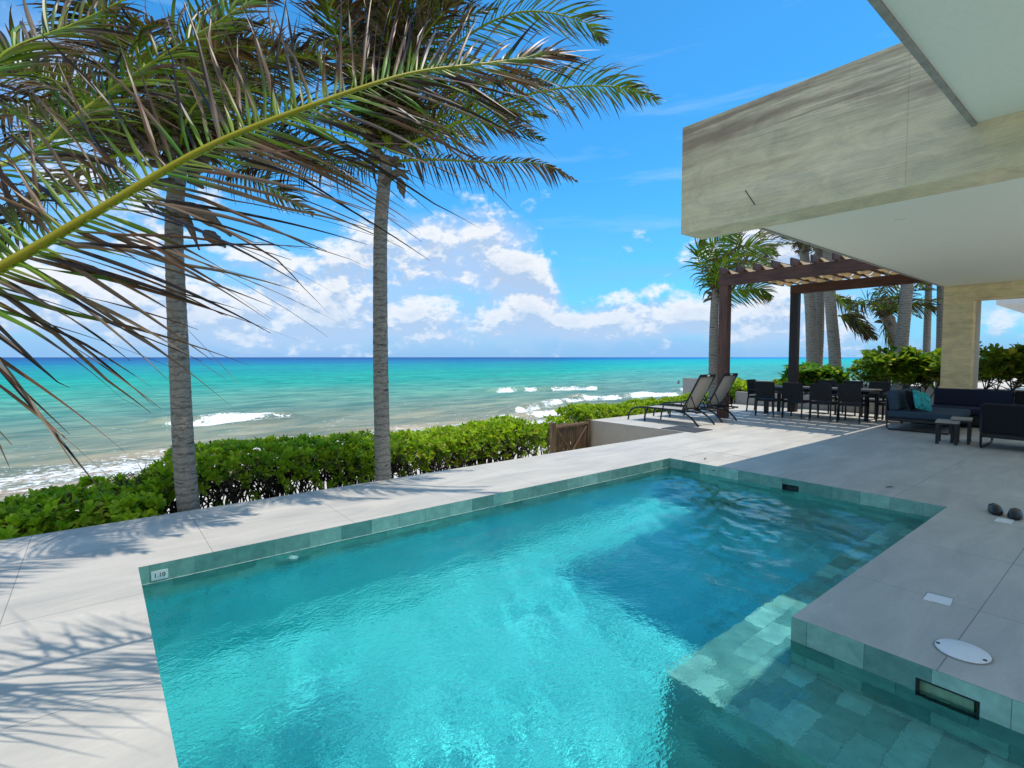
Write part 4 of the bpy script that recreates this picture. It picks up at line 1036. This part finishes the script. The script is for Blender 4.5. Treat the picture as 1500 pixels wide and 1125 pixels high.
# ------------------------------------------------------------------ palms
def catmull(P_, n):
    P_ = [Vector(p) for p in P_]; P_ = [P_[0] * 2 - P_[1]] + P_ + [P_[-1] * 2 - P_[-2]]; out = []
    m = len(P_) - 3
    for i in range(n + 1):
        t = i / n * m; k = min(int(t), m - 1); t -= k; a, b, c, d_ = P_[k:k + 4]
        out.append(.5 * ((2 * b) + (c - a) * t + (2 * a - 5 * b + 4 * c - d_) * t * t + (3 * b - a - 3 * c + d_) * t ** 3))
    return out
WIND = rtv * 1.0 + Vector((0, 0, .05))
GREEN, YGREEN, BROWN, GREY, DARK = (.06, .19, .010), (.34, .42, .018), (.115, .052, .018), (.21, .15, .095), (.028, .016, .010)
def frond(parent, pts, n, L, normal, seed, r0=.022, ang=(100, 30), grav=.5, wind=.5, width=.03, dry=.5, vee=.35, start=.06, both=(1, 1), green=.5, segs=7, rough=.3, rach=YGREEN, tipL=.35, lenA=1., lenB=1., wA=1., wB=1., ragged=.5, angB=None, rotj=.5, angp=1., base=.06, wp=2.2, kf=4.5):
    """one palm frond: rachis through pts and two rows of drooping leaflets. normal = the side the frond shows"""
    rd = random.Random(seed); org = parent.location
    C_ = [p - org for p in catmull(pts, 60)]; Nn = Vector(normal).normalized()
    s = MB(); s.col = tuple(rach)
    s.tube(C_, [r0 * (1 - .86 * i / 60) for i in range(61)], 6)
    o_r = len(s.v)
    for i in range(n):
        t = start + (1 - start) * (i + rd.random() * .5) / n; fi = t * 60; k = min(int(fi), 59); f = fi - k
        p = C_[k].lerp(C_[k + 1], f); T = (C_[k + 1] - C_[k]).normalized(); S = T.cross(Nn).normalized(); N2 = S.cross(T).normalized()
        Lt = L * (math.sin(PI * (.20 + .72 * t)) ** .7) * (1 - (1 - tipL) * max(0, (t - .75) / .25)); a = R(ang[0] + (ang[1] - ang[0]) * t ** angp)
        for side in (1, -1):
            if not both[0 if side == 1 else 1] or rd.random() < .04: continue
            if side == -1 and angB: a_ = R(angB[0] + (angB[1] - angB[0]) * t ** angp)
            else: a_ = a
            if angB and t > .76: a_ *= 1 - .75 * max(0, (t - .76) / .24)
            aa = a_ + rd.gauss(0, .07) * (1 + rough); Ll = Lt * rd.uniform(.78, 1.08) * (lenA if side == 1 else lenB)
            if rd.random() < .12 * ragged: Ll *= rd.uniform(.3, .75)
            d_ = (T * math.cos(aa) + S * side * math.sin(aa) + N2 * (vee + rd.gauss(0, .12))).normalized()
            gv = grav * rd.uniform(.6, 1.4); wv = (wA if side == 1 else wB) * wind * rd.uniform(.7, 1.3)
            w0 = width * rd.uniform(.75, 1.15); q = p.copy(); h = Ll / segs
            wd = d_.cross(N2); wd.normalize(); rot = rd.gauss(0, rotj)
            wd = (Matrix.Rotation(rot, 3, d_) @ wd); tw = rd.gauss(0, .22) * rough * 2
            gr = min(1, max(0, green + rd.gauss(0, .22) - .25 * max(0, t - .5)))
            dr = min(1, max(0, dry + rd.gauss(0, .25)))
            cb = Vector(GREEN).lerp(Vector(YGREEN), rd.random() * .6) ; cb = Vector(BROWN).lerp(cb, gr) if rd.random() < .93 else Vector(GREY)
            ct = Vector(BROWN).lerp(Vector(GREY), rd.random() ** 1.5) if rd.random() < .62 else Vector(DARK)
            vs = []; cs = []
            for j in range(segs + 1):
                u = j / segs
                wdt = w0 * (.45 + .55 * min(1, u * 5)) * (1 - u ** wp * .93)
                N3 = wd.cross(d_)
                vs += [q + wd * wdt * .5, q + N3 * wdt * .16, q - wd * wdt * .5]
                cc = cb.lerp(ct, min(1, max(0, (u - (1 - dr) * .75 - base) * kf))); cs += [tuple(cc)] * 3
                if j < segs:
                    d_ = (d_ + Vector((0, 0, -1)) * gv * h * (.5 + u) / max(Ll, .3) * 1.6 + WIND * wv * h / max(Ll, .3) * (.4 + u)).normalized()
                    if rough and rd.random() < .18 * rough: d_ = (d_ + Vector((rd.gauss(0, .12), rd.gauss(0, .12), rd.gauss(0, .12)))).normalized()
                    wd = (wd - d_ * wd.dot(d_)).normalized(); wd = Matrix.Rotation(tw, 3, d_) @ wd
                    q = q + d_ * h
            kk = len(s.v); s.v += [tuple(x) for x in vs]; s.c += cs
            for j in range(segs):
                b_ = kk + j * 3; s.f += [(b_, b_ + 1, b_ + 4, b_ + 3), (b_ + 1, b_ + 2, b_ + 5, b_ + 4)]; s.smooth += [False, False]
    return s.build('frond', MAT['leafpalm'], parent)
def trunk(parent, pts, r0, r1, seed=0):
    org = parent.location; C_ = [p - org for p in catmull(pts, 90)]; rd = random.Random(seed); rad = []
    for i in range(91):
        f = i / 90; r_ = r0 + (r1 - r0) * f; r_ *= 1 + .022 * math.sin(i * 2.4 + seed) + rd.uniform(-.012, .012)
        if f < .05: r_ *= 1 + (.05 - f) * 4
        rad.append(r_)
    s = MB(); s.tube(C_, rad, 18); return s.build('trunk', MAT['trunk'], parent)
def husks(parent, c, r, n, seed):
    """stubs of old leaf stalks, fibre and dry flower bracts hanging under the crown"""
    rd = random.Random(seed); s = MB(); c = Vector(c) - parent.location
    for i in range(n):
        a = rd.random() * 6.28; d_ = Vector((math.cos(a), math.sin(a), rd.uniform(-.3, .9))).normalized()
        p = c + Vector((d_.x, d_.y, 0)) * r * .7 + Vector((0, 0, rd.uniform(-.35, .2))); q = p + d_ * rd.uniform(.12, .32)
        s.tube([p, (p + q) / 2 + Vector((0, 0, -.02)), q + Vector((0, 0, -.07))], [r * .32, r * .28, r * .12], 5)
    s.build('leaf_stubs', MAT['husk'], parent)
def bract(parent, a, b, w_, droop, seed):
    rd = random.Random(seed); a = Vector(a) - parent.location; b = Vector(b) - parent.location; s = MB()
    m = (a + b) / 2 + Vector((0, 0, droop)); C_ = catmull([a, m, b], 12)
    s.tube(C_, [w_ * (.25 + math.sin(PI * min(1, i / 12 + .12)) * rd.uniform(.75, 1)) for i in range(13)], 7); s.build('dry_bract', MAT['husk'], parent)
def crown(parent, c, L, n, seed, elev=(10, 75), az=None, wind=.35, leaf=.55, nl=46, width=.035, green=.7, dry=.35, r0=.018, grav=.5, segs=6, sag=.55):
    rd = random.Random(seed); c = Vector(c)
    for i in range(n):
        a = (i / n * 2 * PI + rd.uniform(-.25, .25)) if az is None else R(rd.uniform(*az)); e_ = R(rd.uniform(*elev)); d_ = Vector((math.cos(a) * math.cos(e_), math.sin(a) * math.cos(e_), math.sin(e_)))
        p = c.copy(); P_ = [p.copy()]
        for k in range(6):
            d_ = (d_ + Vector((0, 0, -sag)) * (.14 + k * .07) + WIND * wind * .22 * (.5 + k * .3)).normalized(); p = p + d_ * L * rd.uniform(.9, 1.05) / 6; P_.append(p.copy())
        hd = Vector((d_.x, d_.y, 0)); nrm = Vector((0, 0, 1)) + (-hd) * .2 + Vector((rd.gauss(0, .3), rd.gauss(0, .3), 0))
        frond(parent, P_, nl, leaf * L / 2.4, nrm, seed * 100 + i, r0=r0, ang=(85, 25), grav=grav, wind=wind, width=width, green=green + rd.gauss(0, .12), dry=dry + rd.gauss(0, .12), segs=segs)

def fr(parent, plist, *a, **k): return frond(parent, [atd(*q) for q in plist], *a, **k)
toCam = -fwv
# ---- palm 1 (left trunk)
b1 = Vector((.78, 6.52, 0)); p1_ = thing('palm_tree', 'coconut palm whose trunk rises from the left end of the hedge', 'palm tree', (b1.x, b1.y, -.62), 0, 'coconut palms in front of the sea')
t1 = [Vector((b1.x, b1.y, -.62)), atd(272, 700, 5.56), atd(264, 560, 5.60), atd(258, 430, 5.64), atd(255, 330, 5.64), atd(262, 235, 5.64)]
trunk(p1_, t1, .112, .082, 1); c1 = atd(262, 225, 5.64)
husks(p1_, c1, .16, 26, 3)
bract(p1_, atd(268, 300, 5.56), atd(338, 345, 5.44), .075, .03, 1); bract(p1_, atd(262, 300, 5.52), atd(292, 366, 5.44), .04, .03, 2); bract(p1_, atd(300, 340, 5.52), atd(330, 362, 5.48), .06, 0, 3)
K = dict(n=62, r0=.026, width=.036, segs=7)
fr(p1_, [(262, 225, 5.64), (320, 150, 5.52), (390, 95, 5.36), (470, 80, 5.20), (540, 100, 5.12)], L=.62, normal=(0, 0, 1) , seed=11, ang=(80, 30), green=.4, dry=.7, **K)
fr(p1_, [(262, 225, 5.64), (290, 120, 5.36), (330, 30, 5.04), (390, -60, 4.72)], L=.58, normal=toCam, seed=12, ang=(70, 30), green=.9, dry=.35, **K)
fr(p1_, [(258, 225, 5.64), (200, 110, 5.36), (140, 20, 5.04), (60, -60, 4.80)], L=.68, normal=toCam, seed=13, ang=(70, 30), green=.5, dry=.6, **K)
fr(p1_, [(255, 232, 5.64), (180, 175, 5.52), (90, 150, 5.36), (-20, 180, 5.28), (-110, 250, 5.20)], L=.58, normal=(0, 0, 1), seed=14, ang=(75, 30), green=.3, dry=.8, **K)
fr(p1_, [(255, 240, 5.64), (190, 225, 5.60), (110, 250, 5.52), (40, 310, 5.44), (-20, 390, 5.44)], L=.55, normal=(0, 0, 1), seed=15, ang=(75, 30), green=.1, dry=.9, **K)
fr(p1_, [(266, 235, 5.64), (330, 215, 5.76), (400, 215, 5.84), (470, 250, 5.92)], L=.5, normal=(0, 0, 1), seed=16, ang=(75, 30), green=.15, dry=.9, **K)
crown(p1_, c1, 2.25, 17, 17, elev=(5, 80), wind=.6, green=.6, dry=.65, nl=70, width=.028, leaf=.6)
# ---- palm 2 (middle trunk)
b2 = Vector((2.93, 6.44, 0)); p2_ = thing('palm_tree', 'coconut palm with a straight trunk rising through the middle of the hedge', 'palm tree', (b2.x, b2.y, -.62), 0, 'coconut palms in front of the sea')
t2 = [Vector((b2.x, b2.y, -.62)), atd(561, 690, 6.83), atd(558, 560, 6.83), atd(557, 430, 6.83), atd(558, 330, 6.83), atd(566, 230, 6.83)]
trunk(p2_, t2, .108, .083, 2); c2 = atd(568, 215, 6.83)
husks(p2_, c2, .15, 26, 4); bract(p2_, atd(585, 262, 6.73), atd(592, 290, 6.64), .05, .0, 5); bract(p2_, atd(560, 270, 6.73), atd(600, 250, 6.64), .05, .05, 6)
fr(p2_, [(575, 222, 6.83), (650, 188, 6.64), (740, 148, 6.45), (830, 128, 6.36), (905, 128, 6.26), (966, 148, 6.26)], n=84, L=.62, normal=toCam, seed=21, r0=.024, ang=(82, 28), green=1.0, dry=.40, width=.026, grav=.7, wind=.45, segs=8, vee=.15)
fr(p2_, [(575, 236, 6.83), (640, 234, 6.73), (720, 238, 6.64), (790, 240, 6.54), (845, 264, 6.54)], n=70, L=.48, normal=toCam, seed=22, r0=.02, ang=(75, 25), green=.05, dry=.95, width=.026, grav=1.0, wind=.55, segs=7, lenB=.35, vee=.1)
fr(p2_, [(572, 215, 6.83), (612, 130, 6.73), (675, 60, 6.64), (760, 18, 6.54), (850, 30, 6.45), (885, 62, 6.45)], n=84, L=.66, normal=toCam, seed=23, r0=.024, ang=(75, 25), green=.95, dry=.30, width=.025, grav=.3, wind=.9, segs=7, vee=.15)
fr(p2_, [(570, 215, 6.83), (590, 110, 6.54), (630, 20, 6.36), (700, -50, 6.17), (800, -80, 6.08)], n=80, L=.75, normal=toCam, seed=24, r0=.024, ang=(70, 25), green=.9, dry=.35, width=.026, grav=.5, wind=.9, segs=7)
fr(p2_, [(568, 215, 6.83), (560, 100, 6.54), (570, 0, 6.36), (610, -100, 6.08)], n=70, L=.75, normal=toCam, seed=25, r0=.024, ang=(70, 25), green=.6, dry=.4, width=.03, grav=.3, wind=1.0, segs=7)
fr(p2_, [(562, 225, 6.83), (500, 180, 6.73), (420, 170, 6.64), (340, 200, 6.54), (280, 250, 6.54)], n=70, L=.55, normal=(0, 0, 1), seed=26, r0=.02, ang=(75, 30), green=.15, dry=.9, width=.028, grav=1.1, wind=.7, segs=7)
fr(p2_, [(562, 238, 6.83), (510, 238, 6.73), (440, 240, 6.64), (380, 240, 6.64), (330, 262, 6.54)], n=66, L=.5, normal=toCam, seed=27, r0=.018, ang=(75, 30), green=.0, dry=1., width=.022, grav=1.2, wind=.8, segs=7, lenA=.4, vee=.1)
fr(p2_, [(566, 215, 6.83), (530, 110, 6.54), (505, 10, 6.17), (480, -80, 5.80)], n=66, L=.8, normal=toCam, seed=28, r0=.024, ang=(65, 30), green=.35, dry=.5, width=.034, grav=.5, wind=.8, segs=7)
fr(p2_, [(566, 215, 6.83), (600, 170, 7.01), (680, 130, 7.20), (760, 120, 7.39), (840, 160, 7.48)], n=70, L=.6, normal=(0, 0, 1), seed=29, r0=.02, ang=(75, 30), green=.4, dry=.7, width=.028, grav=.8, wind=.7, segs=7)
crown(p2_, c2, 2.4, 15, 31, elev=(30, 88), wind=.5, green=.6, dry=.65, nl=70, sag=.5, width=.028, leaf=.6)
crown(p2_, c2, 2.1, 9, 77, elev=(62, 88), wind=.25, green=.1, dry=.9, nl=70, width=.03, leaf=.6)
# ---- palm 3: trunk outside the frame on the left, its near frond sweeps over the pool
p3_ = thing('palm_tree', 'near palm whose long yellow stalked frond sweeps in from the left edge', 'palm tree', (-1.75, 3.55, -1.1), 0, 'coconut palms in front of the sea')
c3 = Vector((-1.65, 3.5, 1.35)); trunk(p3_, [Vector((-1.75, 3.55, -1.1)), Vector((-1.8, 3.55, .2)), c3], .17, .12, 3); husks(p3_, c3, .15, 20, 9)
NEAR_A, NEAR_B, WAA, WBB, LAA, LBB = (73, 52), (114, 26), .9, .2, 1.13, .98
near = [c3, aty(-150, 470, 3.45), aty(0, 393, 3.40), aty(130, 317, 3.35), aty(300, 218, 3.28), aty(450, 157, 3.2), aty(600, 108, 3.15), aty(720, 92, 3.1), aty(815, 78, 3.1)]
frond(p3_, near, 138, 1.16, toCam + Vector((0, 0, .25)), 41, r0=.034, ang=NEAR_A, angB=NEAR_B, grav=.20, wind=.18, width=.031, green=1.0, dry=1.0, angp=1.0, base=.03, wp=1.15, kf=8, vee=.10, rotj=.35, start=.12, segs=12, rough=.55, rach=(.38, .34, .015), wA=WAA, wB=WBB, lenA=LAA, lenB=LBB, tipL=.75)
near2 = [c3, Vector((-1.3, 3.7, 2.0)), atd(20, 235, 3.5), atd(110, 170, 3.8), atd(210, 100, 4.1), atd(330, 25, 4.4), atd(450, -50, 4.7)]
frond(p3_, near2, 84, .80, toCam + Vector((0, 0, .5)), 42, r0=.026, ang=(85, 30), grav=.5, wind=.5, width=.034, green=.95, dry=.45, vee=.15, segs=8, start=.15, rach=(.36, .38, .03))
near3 = [c3, Vector((-1.5, 3.7, 2.3)), atd(-60, 120, 3.4), atd(20, 70, 3.7), atd(120, 30, 4.0), atd(260, -40, 4.3)]
frond(p3_, near3, 70, .75, toCam + Vector((0, 0, .5)), 43, r0=.024, ang=(85, 30), grav=.5, wind=.5, width=.032, green=.7, dry=.6, vee=.15, segs=8, start=.15)
near4 = [c3, Vector((-1.4, 3.9, 1.75)), atd(-60, 340, 3.9), atd(60, 290, 4.3), atd(170, 280, 4.8), atd(260, 320, 5.2)]
frond(p3_, near4, 64, .6, (0, 0, 1), 44, r0=.02, ang=(80, 30), grav=.7, wind=.5, width=.03, green=.3, dry=.8, segs=7, start=.2)
crown(p3_, c3 + Vector((0, 0, .05)), 2.4, 5, 45, elev=(25, 60), az=(130, 215), wind=.35, green=.5, dry=.6, nl=50)
# ---- palms beyond the terrace
def far_palm(lb, base, tps, top, r0, r1, L, n, seed, **k):
    b = Vector(base); t = thing('palm_tree', lb, 'palm tree', tuple(b), 0, 'palms beyond the terrace'); trunk(t, [b] + tps + [top], r0, r1, seed); husks(t, top, r1 * 1.3, 16, seed)
    crown(t, top, L, n, seed, **k); return t
fa = far_palm('green palm blowing behind the first pergola post', (atd(1047, 600, 15.5).x, atd(1047, 600, 15.5).y, -1.6), [atd(1045, 540, 15.5), atd(1046, 470, 15.5)], atd(1048, 425, 15.5), .15, .11, 2.0, 7, 61, elev=(40, 85), wind=.9, green=1.0, dry=.2, nl=40, segs=5, width=.05)
fa_o = fa
for i, q_ in enumerate(([(1047, 425, 15.5), (1040, 380, 15.5), (1055, 350, 15.4), (1085, 345, 15.3)], [(1047, 425, 15.5), (1070, 380, 15.4), (1105, 360, 15.3), (1140, 375, 15.2)], [(1047, 430, 15.5), (1030, 400, 15.6), (1022, 370, 15.6), (1030, 350, 15.6)], [(1048, 440, 15.5), (1075, 425, 15.4), (1105, 422, 15.4), (1128, 438, 15.4)], [(1047, 425, 15.5), (1075, 395, 15.6), (1110, 385, 15.7), (1150, 400, 15.8)])):
    frond(fa, [atd(*z_) for z_ in q_], 46, .75, toCam, 300 + i, r0=.03, ang=(75, 30), grav=.6, wind=.9, width=.05, green=1, dry=.15, segs=5)
D1 = 20.0
far_palm('left one of the two crossing grey palm trunks behind the pergola', (atd(1194, 575, D1).x, atd(1194, 575, D1).y, -1), [atd(1190, 520, D1), atd(1186, 440, D1)], atd(1176, 358, D1), .24, .16, 2.8, 9, 62, elev=(-5, 60), wind=.8, green=.55, dry=.5, nl=34, segs=5, width=.07)
far_palm('right one of the two crossing grey palm trunks behind the pergola', (atd(1192, 575, D1 + .6).x, atd(1192, 575, D1 + .6).y, -1), [atd(1197, 520, D1 + .6), atd(1200, 450, D1 + .6)], atd(1201, 340, D1 + .6), .24, .16, 2.8, 8, 63, elev=(-5, 60), wind=.8, green=.5, dry=.6, nl=34, segs=5, width=.07)
far_palm('thick grey palm trunk standing right of the crossing pair', (atd(1223, 580, D1 - 1).x, atd(1223, 580, D1 - 1).y, -1), [atd(1223, 530, D1 - 1), atd(1217, 450, D1 - 1)], atd(1212, 345, D1 - 1), .22, .17, 2.8, 8, 64, elev=(0, 60), wind=.8, green=.5, dry=.5, nl=34, segs=5, width=.07)
D2 = 19.0
pd = far_palm('leaning palm with a low wind blown crown left of the column', (atd(1330, 590, D2).x, atd(1330, 590, D2).y, -1), [atd(1318, 520, D2), atd(1311, 492, D2)], atd(1298, 462, D2), .22, .2, 2.3, 9, 65, elev=(5, 70), wind=.7, green=.7, dry=.4, nl=36, segs=5, width=.055)
for i, q_ in enumerate(([(1298, 460, D2), (1270, 440, D2), (1250, 450, D2), (1225, 432, D2)], [(1222, 430, D2 - 1), (1240, 450, D2 - 1), (1262, 475, D2 - 1), (1284, 497, D2 - 1)], [(1228, 462, D2 - 1), (1245, 468, D2 - 1), (1258, 480, D2 - 1), (1270, 496, D2 - 1)], [(1298, 460, D2), (1325, 445, D2), (1350, 448, D2), (1378, 455, D2)], [(1298, 465, D2), (1300, 490, D2), (1308, 508, D2), (1312, 520, D2)])):
    frond(pd, [atd(*z_) for z_ in q_], 40, .7, toCam, 320 + i, r0=.035, ang=(60, 20), grav=.8, wind=.7, width=.05, green=.5 if i else .9, dry=.6, segs=5)
far_palm('grey palm trunk rising in front of the leaning palm', (atd(1318, 580, 17.5).x, atd(1318, 580, 17.5).y, -.6), [atd(1320, 520, 17.5), atd(1326, 450, 17.5)], atd(1331, 385, 17.5), .20, .17, 2.6, 8, 66, elev=(0, 60), wind=.7, green=.5, dry=.5, nl=34, segs=5, width=.06)
far_palm('thin grey palm trunk, second from the column', (atd(1356, 580, 20).x, atd(1356, 580, 20).y, -.6), [atd(1357, 520, 20), atd(1359, 460, 20)], atd(1361, 395, 20), .13, .11, 2.4, 8, 67, elev=(0, 60), wind=.7, green=.6, dry=.5, nl=34, segs=5, width=.06)
far_palm('dark palm trunk hard against the travertine column', (atd(1377, 580, 18.6).x, atd(1377, 580, 18.6).y, -.6), [atd(1378, 520, 18.6), atd(1379, 460, 18.6)], atd(1379, 395, 18.6), .15, .13, 2.4, 8, 68, elev=(0, 60), wind=.7, green=.5, dry=.5, nl=34, segs=5, width=.06)
